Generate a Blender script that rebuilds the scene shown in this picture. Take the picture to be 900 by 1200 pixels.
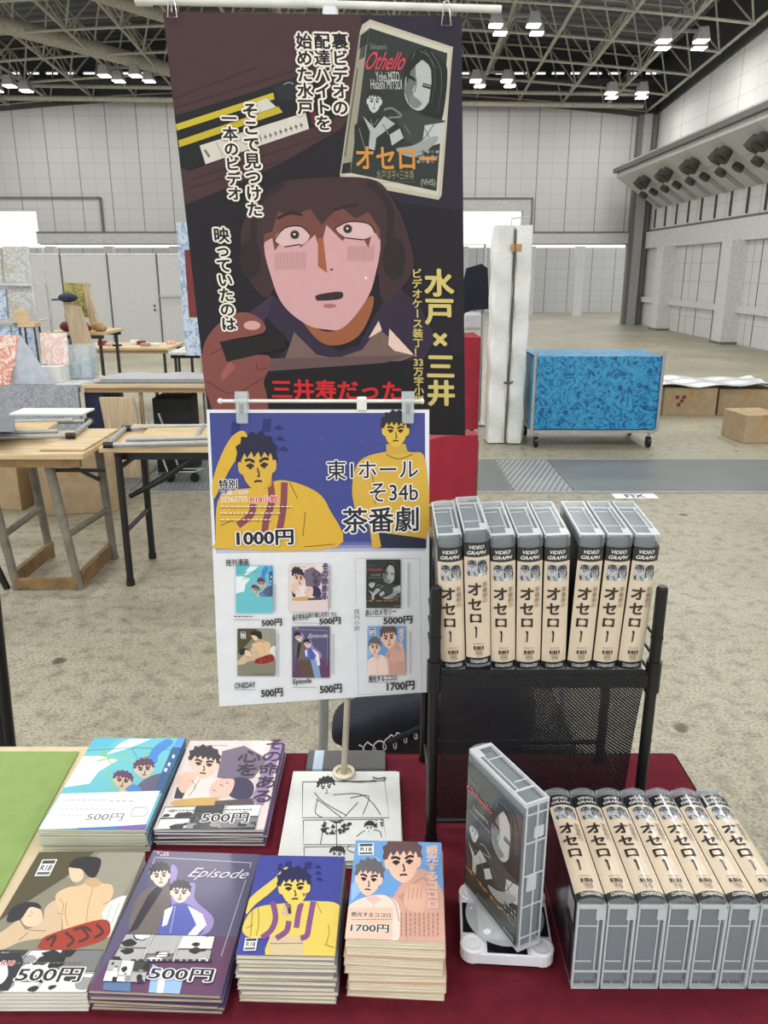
import bpy, bmesh, math, random
import numpy as np
from mathutils import Vector, Matrix
from mathutils.geometry import tessellate_polygon
for o in list(bpy.data.objects): bpy.data.objects.remove(o)
SC = bpy.context.scene
COL = SC.collection
R = math.radians
random.seed(7)

# ------------------------------------------------------------------ camera, world, lights, exposure
cd = bpy.data.cameras.new('camera'); cam = bpy.data.objects.new('camera', cd); COL.objects.link(cam)
cd.sensor_fit = 'VERTICAL'; cd.sensor_height = 36.0; cd.lens = 36.0 * 930 / 1200
cd.clip_start = .05; cd.clip_end = 200
cam.location = (0, 0, 1.5); cam.rotation_euler = (R(90 - 16.8687), 0, 0)
SC.camera = cam
SC.view_settings.view_transform = 'Standard'; SC.view_settings.look = 'None'
SC.view_settings.gamma = 1; SC.view_settings.use_curve_mapping = False
SC.view_settings.exposure = 0.2
SC.cycles.transparent_max_bounces = 24
SC.cycles.max_bounces = 8
wd = bpy.data.worlds.new('world'); SC.world = wd; wd.use_nodes = True
wd.node_tree.nodes['Background'].inputs[0].default_value = (.98, .99, .995, 1)
wd.node_tree.nodes['Background'].inputs[1].default_value = 1.2
def lamp(name, loc, size, power, col=(1, .985, .95), rot=(0, 0, 0)):
    l = bpy.data.lights.new(name, 'AREA'); l.shape = 'DISK'; l.size = size; l.energy = power; l.color = col
    o = bpy.data.objects.new(name, l); o.location = loc; o.rotation_euler = rot; COL.objects.link(o); return o
for lx in (-9.5, -6.3, -2.0, 2.7, 6.1):   # the rows of hall lamps nearer than the photo's top edge
    for ly, lz, pw in ((-2.4, 6.2, 72), (2.0, 6.2, 72), (7.4, 6.3, 72), (11.2, 6.5, 70), (14.8, 6.5, 92)):
        lamp('hall_lamp_light', (lx, ly, lz), 1.2, pw)

# ------------------------------------------------------------------ materials
def lin(c):
    return tuple(((v / 255) / 12.92 if v <= 10 else ((v / 255 + .055) / 1.055) ** 2.4) for v in c[:3])
MATS = {}
def mat(name, c, rough=.6, metal=0, var=.12, scale=18, bump=0, bscale=None, coat=0, emit=0, spec=.5, stretch=(1, 1, 1)):
    """principled material with a soft procedural noise variation of its colour"""
    if name in MATS: return MATS[name]
    m = bpy.data.materials.new(name); m.use_nodes = True; nt = m.node_tree; N = nt.nodes; L = nt.links
    b = N['Principled BSDF']; l = lin(c)
    b.inputs['Roughness'].default_value = rough; b.inputs['Metallic'].default_value = metal
    b.inputs['Specular IOR Level'].default_value = spec
    if coat: b.inputs['Coat Weight'].default_value = coat; b.inputs['Coat Roughness'].default_value = .12
    tc = N.new('ShaderNodeTexCoord'); mp = N.new('ShaderNodeMapping'); mp.inputs['Scale'].default_value = stretch
    L.new(tc.outputs['Object'], mp.inputs[0])
    nz = N.new('ShaderNodeTexNoise'); nz.inputs['Scale'].default_value = scale; nz.inputs['Detail'].default_value = 4
    L.new(mp.outputs[0], nz.inputs['Vector'])
    cr = N.new('ShaderNodeValToRGB'); L.new(nz.outputs[0], cr.inputs[0])
    cr.color_ramp.elements[0].position = .3; cr.color_ramp.elements[1].position = .7
    cr.color_ramp.elements[0].color = (*[v * (1 - var) for v in l], 1)
    cr.color_ramp.elements[1].color = (*[min(1, v * (1 + var)) for v in l], 1)
    L.new(cr.outputs[0], b.inputs['Base Color'])
    if bump:
        n2 = N.new('ShaderNodeTexNoise'); n2.inputs['Scale'].default_value = bscale or scale * 4; n2.inputs['Detail'].default_value = 3
        L.new(mp.outputs[0], n2.inputs['Vector'])
        bp = N.new('ShaderNodeBump'); bp.inputs['Strength'].default_value = bump; bp.inputs['Distance'].default_value = .01
        L.new(n2.outputs[0], bp.inputs['Height']); L.new(bp.outputs[0], b.inputs['Normal'])
    if emit:
        L.new(cr.outputs[0], b.inputs['Emission Color']); b.inputs['Emission Strength'].default_value = emit
    MATS[name] = m; return m
def ink_mat(name, rough=.5, coat=0):
    """printed ink: flat colours of the print, carried per face"""
    m = bpy.data.materials.new(name); m.use_nodes = True; N = m.node_tree.nodes; L = m.node_tree.links
    b = N['Principled BSDF']; b.inputs['Roughness'].default_value = rough
    if coat: b.inputs['Coat Weight'].default_value = coat; b.inputs['Coat Roughness'].default_value = .1
    a = N.new('ShaderNodeVertexColor'); a.layer_name = 'ink'
    tc = N.new('ShaderNodeTexCoord'); nz = N.new('ShaderNodeTexNoise'); nz.inputs['Scale'].default_value = 60
    L.new(tc.outputs['Object'], nz.inputs['Vector'])
    mr = N.new('ShaderNodeMapRange'); mr.inputs['To Min'].default_value = .94; mr.inputs['To Max'].default_value = 1.06
    L.new(nz.outputs[0], mr.inputs[0])
    mx = N.new('ShaderNodeVectorMath'); mx.operation = 'SCALE'
    L.new(a.outputs[0], mx.inputs[0]); L.new(mr.outputs[0], mx.inputs['Scale']); L.new(mx.outputs[0], b.inputs['Base Color'])
    MATS[name] = m; return m
def clear_mat(name, c, fac, rough=.2):
    """translucent plastic: part lets light straight through, part milky"""
    m = bpy.data.materials.new(name); m.use_nodes = True; N = m.node_tree.nodes; L = m.node_tree.links
    b = N['Principled BSDF']; b.inputs['Base Color'].default_value = (*lin(c), 1); b.inputs['Roughness'].default_value = rough
    t = N.new('ShaderNodeBsdfTransparent'); t.inputs[0].default_value = (.95, .97, .98, 1)
    x = N.new('ShaderNodeMixShader'); tc = N.new('ShaderNodeTexCoord'); nz = N.new('ShaderNodeTexNoise'); nz.inputs['Scale'].default_value = 35
    L.new(tc.outputs['Object'], nz.inputs['Vector'])
    mr = N.new('ShaderNodeMapRange'); mr.inputs['To Min'].default_value = fac * .85; mr.inputs['To Max'].default_value = fac * 1.15
    L.new(nz.outputs[0], mr.inputs[0]); L.new(mr.outputs[0], x.inputs[0])
    L.new(t.outputs[0], x.inputs[1]); L.new(b.outputs[0], x.inputs[2]); L.new(x.outputs[0], N['Material Output'].inputs[0])
    MATS[name] = m; return m
def nodes_mat(name, rough=.6):
    m = bpy.data.materials.new(name); m.use_nodes = True; MATS[name] = m
    b = m.node_tree.nodes['Principled BSDF']; b.inputs['Roughness'].default_value = rough
    return m, m.node_tree.nodes, m.node_tree.links, b

# ------------------------------------------------------------------ mesh builder
class MB:
    def __init__(s): s.v = []; s.f = []; s.c = []; s.m = []; s.sm = []
    def add(s, vs, fs, c=None, m=0, smooth=False):
        n = len(s.v); s.v += [tuple(p) for p in vs]
        for f in fs: s.f.append([i + n for i in f]); s.c.append(c); s.m.append(m); s.sm.append(smooth)
    def box(s, x0, x1, y0, y1, z0, z1, c=None, m=0, M=None):
        vs = [(x, y, z) for z in (z0, z1) for y in (y0, y1) for x in (x0, x1)]
        if M is not None: vs = [M @ Vector(p) for p in vs]
        s.add(vs, [(0, 2, 3, 1), (4, 5, 7, 6), (0, 1, 5, 4), (2, 6, 7, 3), (0, 4, 6, 2), (1, 3, 7, 5)], c, m)
    def bbox(s, x0, x1, y0, y1, z0, z1, b=.003, c=None, m=0, M=None, seg=2):
        """box with rounded edges"""
        bm = bmesh.new(); bmesh.ops.create_cube(bm, size=1)
        for v in bm.verts:
            v.co = ((x0 + x1) / 2 + v.co.x * (x1 - x0), (y0 + y1) / 2 + v.co.y * (y1 - y0), (z0 + z1) / 2 + v.co.z * (z1 - z0))
        bmesh.ops.bevel(bm, geom=bm.edges[:] + bm.verts[:], offset=b, segments=seg, affect='EDGES', profile=.5)
        bm.verts.index_update()
        s.add([(M @ v.co if M is not None else v.co.copy()) for v in bm.verts], [[v.index for v in f.verts] for f in bm.faces], c, m, False)
        bm.free()
    def tube(s, pts, r, n=8, c=None, m=0, caps=True, closed=False):
        pts = [Vector(p) for p in pts]; k = len(pts); rs = r if isinstance(r, (list, tuple)) else [r] * k
        vs = []; fs = []; up = None
        for i in range(k):
            a = pts[i - 1] if (i > 0 or closed) else pts[i]; b = pts[(i + 1) % k] if (i < k - 1 or closed) else pts[i]
            t = (b - a).normalized()
            if up is None:
                up = t.cross(Vector((0, 0, 1)));
                if up.length < 1e-3: up = t.cross(Vector((1, 0, 0)))
                up.normalize()
            else:
                up = (up - t * up.dot(t));
                if up.length < 1e-6: up = t.orthogonal()
                up.normalize()
            w = t.cross(up)
            for j in range(n):
                q = 2 * math.pi * j / n; vs.append(pts[i] + (up * math.cos(q) + w * math.sin(q)) * rs[i])
        for i in range(k if closed else k - 1):
            a = i * n; b = ((i + 1) % k) * n
            for j in range(n): fs.append((a + j, a + (j + 1) % n, b + (j + 1) % n, b + j))
        s.add(vs, fs, c, m, n > 5)
        if caps and not closed: s.add(vs[:n], [tuple(range(n))[::-1]], c, m); s.add(vs[-n:], [tuple(range(n))], c, m)
    def prism(s, poly, a, b, axis='z', c=None, m=0, M=None, smooth=False):
        """2-D outline pushed between a and b along an axis"""
        n = len(poly)
        def P(p, h): return {'z': (p[0], p[1], h), 'y': (p[0], h, p[1]), 'x': (h, p[0], p[1])}[axis]
        vs = [P(p, a) for p in poly] + [P(p, b) for p in poly]
        if M is not None: vs = [M @ Vector(p) for p in vs]
        s.add(vs, [(i, (i + 1) % n, n + (i + 1) % n, n + i) for i in range(n)], c, m, smooth)
        tr = tessellate_polygon([[Vector((p[0], p[1], 0)) for p in poly]])
        s.add(vs, [tuple(t) for t in tr] + [tuple(i + n for i in t) for t in tr], c, m)
    def lathe(s, prof, loc=(0, 0, 0), n=24, c=None, m=0, smooth=True):
        vs = []; k = len(prof)
        for r, z in prof:
            for j in range(n):
                q = 2 * math.pi * j / n; vs.append((loc[0] + r * math.cos(q), loc[1] + r * math.sin(q), loc[2] + z))
        fs = [(i * n + j, i * n + (j + 1) % n, (i + 1) * n + (j + 1) % n, (i + 1) * n + j) for i in range(k - 1) for j in range(n)]
        s.add(vs, fs, c, m, smooth)
        s.add(vs[:n], [tuple(range(n))[::-1]], c, m); s.add(vs[-n:], [tuple(range(n))], c, m)
    def sheet(s, fn, nu, nv, c=None, m=0, smooth=True, thick=None):
        vs = [fn(i / nu, j / nv) for j in range(nv + 1) for i in range(nu + 1)]
        fs = [(j * (nu + 1) + i, j * (nu + 1) + i + 1, (j + 1) * (nu + 1) + i + 1, (j + 1) * (nu + 1) + i) for j in range(nv) for i in range(nu)]
        s.add(vs, fs, c, m, smooth)
    def ball(s, loc, r, c=None, m=0, n=12):
        rx, ry, rz = r if isinstance(r, (tuple, list)) else (r, r, r)
        vs = []; k = n // 2
        for i in range(k + 1):
            a = math.pi * i / k - math.pi / 2
            for j in range(n):
                q = 2 * math.pi * j / n
                vs.append((loc[0] + rx * math.cos(a) * math.cos(q), loc[1] + ry * math.cos(a) * math.sin(q), loc[2] + rz * math.sin(a)))
        s.add(vs, [(i * n + j, i * n + (j + 1) % n, (i + 1) * n + (j + 1) % n, (i + 1) * n + j) for i in range(k) for j in range(n)], c, m, True)
    def mesh(s, name, mats):
        me = bpy.data.meshes.new(name); me.from_pydata(s.v, [], s.f)
        for q in (mats if isinstance(mats, (list, tuple)) else [mats]): me.materials.append(MATS[q] if isinstance(q, str) else q)
        me.polygons.foreach_set('material_index', s.m); me.polygons.foreach_set('use_smooth', s.sm)
        if any(c is not None for c in s.c):
            at = me.color_attributes.new('ink', 'FLOAT_COLOR', 'CORNER'); buf = []
            cache = {}
            for f, c in zip(s.f, s.c):
                c = c or (255, 255, 255)
                if c not in cache: cache[c] = [min(.92, x * 1.02) for x in lin(c)] + [1]
                buf += cache[c] * len(f)
            at.data.foreach_set('color', buf)
        me.update(); return me
    def build(s, name, mats, parent=None, loc=None, rot=None):
        o = bpy.data.objects.new(name, s.mesh(name, mats)); COL.objects.link(o)
        if parent: o.parent = parent
        if loc: o.location = loc
        if rot: o.rotation_euler = rot
        return o
def tag(o, label, cat, group=None):
    o['label'] = label; o['category'] = cat
    if group: o['group'] = group
    return o
def struct(o): o['kind'] = 'structure'; return o
def thing(name, label, cat, loc=(0, 0, 0), rz=0, group=None):
    o = bpy.data.objects.new(name, None); COL.objects.link(o); o.empty_display_size = .05
    o.location = loc; o.rotation_euler = (0, 0, rz); return tag(o, label, cat, group)
def dup(root, loc, rot=None, label=None, group=None):
    r = root.copy(); COL.objects.link(r); r.location = loc
    if rot is not None: r.rotation_mode = 'XYZ'; r.rotation_euler = rot
    if label: r['label'] = label
    if group: r['group'] = group
    for ch in list(root.children):
        c = ch.copy(); COL.objects.link(c); c.parent = r
        for g in ch.children:
            d = g.copy(); COL.objects.link(d); d.parent = c
    return r

# ------------------------------------------------------------------ prints: flat colour shapes and lettering on a surface
def homography(src):
    dst = [(0, 0), (1, 0), (1, 1), (0, 1)]; A = []; b = []
    for (x, y), (u, v) in zip(src, dst):
        A.append([x, y, 1, 0, 0, 0, -u * x, -u * y]); b.append(u)
        A.append([0, 0, 0, x, y, 1, -v * x, -v * y]); b.append(v)
    h = np.linalg.solve(np.array(A, float), np.array(b, float)); return h
def spline(pts, closed, k=5):
    n = len(pts); out = []
    for i in range(n if closed else n - 1):
        if closed: p = [pts[(i + j) % n] for j in (-1, 0, 1, 2)]
        else: p = [pts[max(0, min(n - 1, i + j))] for j in (-1, 0, 1, 2)]
        for q in range(k):
            t = q / k; o = []
            for a in range(2):
                p0, p1, p2, p3 = (z[a] for z in p)
                o.append(.5 * (2 * p1 + (p2 - p0) * t + (2 * p0 - 5 * p1 + 4 * p2 - p3) * t * t + (3 * p1 - p0 - 3 * p2 + p3) * t ** 3))
            out.append(tuple(o))
    if not closed: out.append(tuple(pts[-1]))
    return out
GL = {}
def glyphs(txt):
    if txt in GL: return GL[txt]
    cu = bpy.data.curves.new('t', 'FONT'); cu.body = txt; cu.size = 1; cu.resolution_u = 3
    o = bpy.data.objects.new('t', cu); COL.objects.link(o)
    me = bpy.data.meshes.new_from_object(o.evaluated_get(bpy.context.evaluated_depsgraph_get()))
    v = np.array([(q.co.x, q.co.y) for q in me.vertices]).reshape(-1, 2); f = [tuple(p.vertices) for p in me.polygons]
    bpy.data.objects.remove(o); bpy.data.curves.remove(cu); bpy.data.meshes.remove(me)
    GL[txt] = (v, f); return GL[txt]
class Art:
    """quad = the print's four corners in drawing coordinates; S(u,v,n) puts a point on the real surface; W,H its size in metres"""
    def __init__(s, mb, quad, S, W, H, base=.00002, step=.000013):
        s.mb = mb; s.h = homography(quad); s.S = S; s.W = W; s.H = H; s.k = 0; s.base = base; s.step = step; s.ox = s.oy = 0; s.sc = 1
    def view(s, ox=0, oy=0, sc=1): s.ox, s.oy, s.sc = ox, oy, sc; return s
    def uv(s, p):
        x = s.ox + p[0] / s.sc; y = s.oy + p[1] / s.sc; h = s.h; w = h[6] * x + h[7] * y + 1
        return ((h[0] * x + h[1] * y + h[2]) / w, (h[3] * x + h[4] * y + h[5]) / w)
    def off(s): s.k += 1; return s.base + s.k * s.step
    def _emit(s, P, c, off):
        for ax, sg, lim in ((0, 1, 0), (0, -1, 1), (1, 1, 0), (1, -1, 1)):
            Q = []; n = len(P)
            for i in range(n):
                a, b = P[i], P[(i + 1) % n]; da = (a[ax] - lim) * sg; db = (b[ax] - lim) * sg
                if da >= 0: Q.append(a)
                if da * db < 0: t = da / (da - db); Q.append((a[0] + (b[0] - a[0]) * t, a[1] + (b[1] - a[1]) * t))
            P = Q
            if len(P) < 3: return
        tr = tessellate_polygon([[Vector((p[0], p[1] * s.H / s.W, 0)) for p in P]])
        s.mb.add([s.S(u, v, off) for u, v in P], [tuple(t) for t in tr], c)
    def poly(s, pts, c, smooth=False):
        if smooth: pts = spline(pts, True)
        s._emit([s.uv(p) for p in pts], c, s.off())
    def fill(s, c): s._emit([(0, 0), (1, 0), (1, 1), (0, 1)], c, s.off())
    def rect(s, x0, y0, x1, y1, c): s.poly([(x0, y0), (x1, y0), (x1, y1), (x0, y1)], c)
    def ell(s, cx, cy, rx, ry, c, n=20): s.poly([(cx + rx * math.cos(2 * math.pi * i / n), cy + ry * math.sin(2 * math.pi * i / n)) for i in range(n)], c)
    def line(s, pts, w, c, smooth=True, taper=False):
        if smooth and len(pts) > 2: pts = spline(pts, False, 4)
        off = s.off(); n = len(pts); L = []; Rr = []
        for i in range(n):
            a = pts[max(0, i - 1)]; b = pts[min(n - 1, i + 1)]; dx, dy = b[0] - a[0], b[1] - a[1]; d = math.hypot(dx, dy) or 1
            ww = w / 2 * (1 - .8 * i / (n - 1) if taper else 1)
            L.append((pts[i][0] - dy / d * ww, pts[i][1] + dx / d * ww)); Rr.append((pts[i][0] + dy / d * ww, pts[i][1] - dx / d * ww))
        for i in range(n - 1): s._emit([s.uv(p) for p in (L[i], L[i + 1], Rr[i + 1], Rr[i])], c, off)
    def _glyph(s, txt, place, c, bold=0, outline=None, ow=.06):
        v, f = glyphs(txt)
        if not len(v): return
        k0 = s.k
        def put(r, n, col):
            for i in range(max(1, n)):
                q = 2 * math.pi * i / max(1, n); dx, dy = (r * math.cos(q), r * math.sin(q)) if n else (0, 0); off = s.off()
                s.mb.add([s.S(*place(x + dx, y + dy), off) for x, y in v], f, col)
        if outline: put(ow + bold, 10, outline); put((ow + bold) * .5, 5, outline)
        if bold: put(bold, 6, c)
        put(0, 0, c); s.k = k0 + 1
    def text(s, txt, p0, p1, c, bold=0, outline=None, ow=.06, shear=0):
        """lettering fitted to the box whose top left and bottom right corners are p0, p1"""
        (u0, v0), (u1, v1) = s.uv(p0), s.uv(p1); v, f = glyphs(txt)
        x0, y0 = v.min(0); x1, y1 = v.max(0)
        def place(x, y):
            t = (y - y0) / (y1 - y0); return (u0 + (x - x0) / (x1 - x0) * (u1 - u0) + shear * (t - .5) * (v1 - v0) * s.H / s.W, v1 - t * (v1 - v0))
        s._glyph(txt, place, c, bold, outline, ow)
    def vtext(s, txt, p0, p1, c, bold=0, outline=None, ow=.06, wide=1.0):
        """vertical lettering: characters stacked from p0 (top centre) to p1 (bottom centre)"""
        (u0, v0), (u1, v1) = s.uv(p0), s.uv(p1); n = len(txt); cell = (v1 - v0) / n
        chars = list(txt)
        for ph in (0, 1):
            if ph == 0 and not outline: continue
            for i, ch in enumerate(chars):
                uc = u0 + (u1 - u0) * (i + .5) / n; vt = v0 + cell * i; rot = ch in 'ー～'
                g, f = glyphs(ch)
                if not len(g): continue
                adv = 1.0 if ord(ch[0]) > 255 else (g[:, 0].max() + g[:, 0].min())
                def place(x, y, uc=uc, vt=vt, rot=rot, adv=adv):
                    a, b = x - adv / 2, .38 - y
                    if rot: a, b = -b, a
                    return (uc + a * cell * s.H / s.W * wide, vt + cell * .5 + b * cell)
                if ph == 0:
                    lv = 0
                    for r, m in ((ow + bold, 10), ((ow + bold) * .5, 5)):
                        for q in range(m):
                            lv += 1; o = s.base + (s.k + lv + 16 * (i % 2)) * s.step
                            dx, dy = r * math.cos(2 * math.pi * q / m), r * math.sin(2 * math.pi * q / m)
                            s.mb.add([s.S(*place(x + dx, y + dy), o) for x, y in g], f, outline)
                else:
                    for q in range(7 if bold else 1):
                        o = s.base + (s.k + 33 + q) * s.step
                        dx, dy = (0, 0) if q == 0 else (bold * math.cos(q * 1.0472), bold * math.sin(q * 1.0472))
                        s.mb.add([s.S(*place(x + dx, y + dy), o) for x, y in g], f, c)
        s.k += 1
    def scribble(s, x0, y0, x1, y1, rows, c, w=1.2, seed=1, vertical=False):
        """lines too small to read: rows of little strokes"""
        rd = random.Random(seed)
        for r in range(rows):
            if vertical:
                x = x1 - (r + .5) * (x1 - x0) / rows; y = y0
                while y < y1 - 2: d = rd.uniform(.5, 1) * (x1 - x0) / rows * .8; s.line([(x, y), (x, min(y1, y + d))], w, c, False); y += d * 1.5
            else:
                y = y0 + (r + .5) * (y1 - y0) / rows; x = x0
                while x < x1 - 2: d = rd.uniform(.5, 1) * (y1 - y0) / rows * .8; s.line([(x, y), (min(x1, x + d), y)], w, c, False); x += d * 1.5
    def head(s, cx, cy, w, h, skin, hair, rot=0, ink=(40, 30, 35), feat=True, long=0, look=0, lw=None, fringe=True):
        """a plain generic face: hair behind, face, fringe, ears, eyes, nose, mouth"""
        ca, sa = math.cos(rot), math.sin(rot); lw = lw or w * .05
        def T(L): return [(cx + (x * w * ca - y * h * sa) / 2, cy + (x * w * sa + y * h * ca) / 2) for x, y in L]
        if long: s.poly(T([(-1.08, -.2), (-1.0, -.75), (-.5, -1.15), (.1, -1.25), (.7, -1.1), (1.08, -.6), (1.15, .2), (1.1, long), (.5, long + .15), (-.5, long + .15), (-1.1, long)]), hair, True)
        else: s.poly(T([(-.95, .12), (-1.0, -.1), (-1.1, -.3), (-1.0, -.5), (-1.06, -.78), (-.8, -.88), (-.74, -1.14), (-.44, -1.1), (-.22, -1.32), (.04, -1.18), (.32, -1.32), (.5, -1.12), (.82, -1.08), (.88, -.82), (1.1, -.66), (1.0, -.4), (1.08, -.2), (.95, .12)]), hair)
        for q in (-1, 1): s.poly(T([(q * .78, -.1), (q * .98, -.15), (q * .96, .2), (q * .76, .3)]), skin, True)
        s.poly(T([(-.8, -.25), (-.8, .2), (-.55, .7), (0, 1), (.55, .7), (.8, .2), (.8, -.25), (.6, -.8), (-.6, -.8)]), skin, True)
        if fringe: s.poly(T([(-.88, -.15), (-.95, -.6), (-.4, -1.1), (.4, -1.1), (.95, -.6), (.88, -.15), (.72, -.45), (.6, -.28), (.42, -.5), (.22, -.26), (.1, -.52), (-.14, -.3), (-.26, -.54), (-.5, -.3), (-.62, -.5), (-.76, -.3)]), hair)
        if feat:
            for q in (-1, 1):
                s.line(T([(q * .55 + look, .02), (q * .36 + look, -.05), (q * .18 + look, .04)]), lw * 1.3, ink)
                s.ell(*T([(q * .36 + look, .05)])[0], w * .05, h * .045, ink, 10)
                s.line(T([(q * .62 + look, -.20), (q * .38 + look, -.24), (q * .13 + look, -.13)]), lw * 1.4, ink)
            s.line(T([(look, .1), (look + .08, .4), (look - .03, .42)]), lw * .8, ink)
            s.line(T([(look - .2, .63), (look, .6), (look + .2, .63)]), lw, ink)
def plane(TL, TR, BR, BL, nrm):
    TL, TR, BR, BL, nrm = (Vector(q) for q in (TL, TR, BR, BL, nrm))
    def S(u, v, n): return (TL * (1 - u) + TR * u) * (1 - v) + (BL * (1 - u) + BR * u) * v + nrm * n
    return S
# ------------------------------------------------------------------ setting
def grid_mat(name, c, ax, p1, p2, pz, w=.012, dark=.45, rough=.5, faint=.8):
    """cladding panels: strong joints every p1, faint ones every p2, courses every pz"""
    m, N, L, b = nodes_mat(name, rough)
    tc = N.new('ShaderNodeTexCoord'); sp = N.new('ShaderNodeSeparateXYZ'); L.new(tc.outputs['Object'], sp.inputs[0])
    def joint(sock, per, ww, val):
        a = N.new('ShaderNodeMath'); a.operation = 'DIVIDE'; L.new(sock, a.inputs[0]); a.inputs[1].default_value = per
        f = N.new('ShaderNodeMath'); f.operation = 'FRACT'; L.new(a.outputs[0], f.inputs[0])
        l = N.new('ShaderNodeMath'); l.operation = 'LESS_THAN'; L.new(f.outputs[0], l.inputs[0]); l.inputs[1].default_value = ww / per
        r = N.new('ShaderNodeMapRange'); L.new(l.outputs[0], r.inputs[0]); r.inputs['To Min'].default_value = 1; r.inputs['To Max'].default_value = val
        return r.outputs[0]
    js = [joint(sp.outputs[ax], p1, w * 2.2, dark), joint(sp.outputs[ax], p2, w * 1.4, faint), joint(sp.outputs[2], pz, w * 1.4, faint)]
    nz = N.new('ShaderNodeTexNoise'); nz.inputs['Scale'].default_value = .8; L.new(tc.outputs['Object'], nz.inputs['Vector'])
    mr = N.new('ShaderNodeMapRange'); mr.inputs['To Min'].default_value = .93; mr.inputs['To Max'].default_value = 1.05; L.new(nz.outputs[0], mr.inputs[0])
    cur = mr.outputs[0]
    for j in js:
        q = N.new('ShaderNodeMath'); q.operation = 'MULTIPLY'; L.new(cur, q.inputs[0]); L.new(j, q.inputs[1]); cur = q.outputs[0]
    v = N.new('ShaderNodeVectorMath'); v.operation = 'SCALE'; v.inputs[0].default_value = lin(c); L.new(cur, v.inputs['Scale'])
    L.new(v.outputs[0], b.inputs['Base Color']); return m
def floor_mat():
    m, N, L, b = nodes_mat('concrete', .33)
    tc = N.new('ShaderNodeTexCoord')
    def noise(s, d=5):
        n = N.new('ShaderNodeTexNoise'); n.inputs['Scale'].default_value = s; n.inputs['Detail'].default_value = d; L.new(tc.outputs['Object'], n.inputs['Vector']); return n.outputs[0]
    def ramp(src, stops):
        r = N.new('ShaderNodeValToRGB'); L.new(src, r.inputs[0]); e = r.color_ramp.elements
        while len(e) < len(stops): e.new(.5)
        for q, (p, c) in zip(e, stops): q.position = p; q.color = (*lin(c), 1)
        return r.outputs[0]
    base = ramp(noise(.9), [(.3, (160, 153, 132)), (.5, (176, 170, 148)), (.72, (190, 184, 163))])
    def mixm(a, bb, fac, mode='MULTIPLY'):
        x = N.new('ShaderNodeMix'); x.data_type = 'RGBA'; x.blend_type = mode
        if isinstance(fac, float): x.inputs[0].default_value = fac
        else: L.new(fac, x.inputs[0])
        L.new(a, x.inputs[6]); L.new(bb, x.inputs[7]); return x.outputs[2]
    g = ramp(noise(90, 8), [(.35, (165, 165, 165)), (.5, (235, 235, 235)), (.65, (255, 255, 255))])
    c = mixm(base, g, .8)
    g2 = ramp(noise(16, 6), [(.3, (190, 188, 184)), (.5, (245, 245, 245)), (.7, (255, 255, 255))])
    c = mixm(c, g2, .85)
    vo = N.new('ShaderNodeTexVoronoi'); vo.inputs['Scale'].default_value = 2.6; L.new(tc.outputs['Object'], vo.inputs['Vector'])
    nn = N.new('ShaderNodeMath'); nn.operation = 'MULTIPLY_ADD'; L.new(noise(22), nn.inputs[0]); nn.inputs[1].default_value = .12; L.new(vo.outputs['Distance'], nn.inputs[2])
    st = ramp(nn.outputs[0], [(.1, (105, 98, 90)), (.125, (150, 145, 138)), (.15, (255, 255, 255))])
    c = mixm(c, st, .9)
    L.new(c, b.inputs['Base Color'])
    rr = N.new('ShaderNodeMapRange'); L.new(noise(5), rr.inputs[0]); rr.inputs['To Min'].default_value = .3; rr.inputs['To Max'].default_value = .55; L.new(rr.outputs[0], b.inputs['Roughness'])
    bp = N.new('ShaderNodeBump'); bp.inputs['Strength'].default_value = .12; bp.inputs['Distance'].default_value = .004; L.new(noise(120), bp.inputs['Height']); L.new(bp.outputs[0], b.inputs['Normal'])
def stripe_mat(name, c1, c2, per, ax=0, rough=.5, diag=0.0, second=None):
    """fine parallel ribs"""
    m, N, L, b = nodes_mat(name, rough)
    tc = N.new('ShaderNodeTexCoord'); mp = N.new('ShaderNodeMapping'); mp.inputs['Rotation'].default_value = (0, 0, diag); L.new(tc.outputs['Object'], mp.inputs[0])
    sp = N.new('ShaderNodeSeparateXYZ'); L.new(mp.outputs[0], sp.inputs[0])
    def wave(sock, p):
        a = N.new('ShaderNodeMath'); a.operation = 'MULTIPLY'; L.new(sock, a.inputs[0]); a.inputs[1].default_value = 2 * math.pi / p
        q = N.new('ShaderNodeMath'); q.operation = 'SINE'; L.new(a.outputs[0], q.inputs[0]); return q.outputs[0]
    w = wave(sp.outputs[ax], per)
    if second:
        w2 = wave(sp.outputs[1 - ax], second); q = N.new('ShaderNodeMath'); q.operation = 'MULTIPLY'; L.new(w, q.inputs[0]); L.new(w2, q.inputs[1]); w = q.outputs[0]
    nz = N.new('ShaderNodeTexNoise'); nz.inputs['Scale'].default_value = 3; L.new(tc.outputs['Object'], nz.inputs['Vector'])
    ad = N.new('ShaderNodeMath'); ad.operation = 'MULTIPLY_ADD'; L.new(nz.outputs[0], ad.inputs[0]); ad.inputs[1].default_value = 1.2; L.new(w, ad.inputs[2])
    r = N.new('ShaderNodeMapRange'); L.new(ad.outputs[0], r.inputs[0]); r.inputs['From Min'].default_value = -.5; r.inputs['From Max'].default_value = 1.7
    x = N.new('ShaderNodeMix'); x.data_type = 'RGBA'; L.new(r.outputs[0], x.inputs[0]); x.inputs[6].default_value = (*lin(c1), 1); x.inputs[7].default_value = (*lin(c2), 1)
    L.new(x.outputs[2], b.inputs['Base Color']); return m
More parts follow.
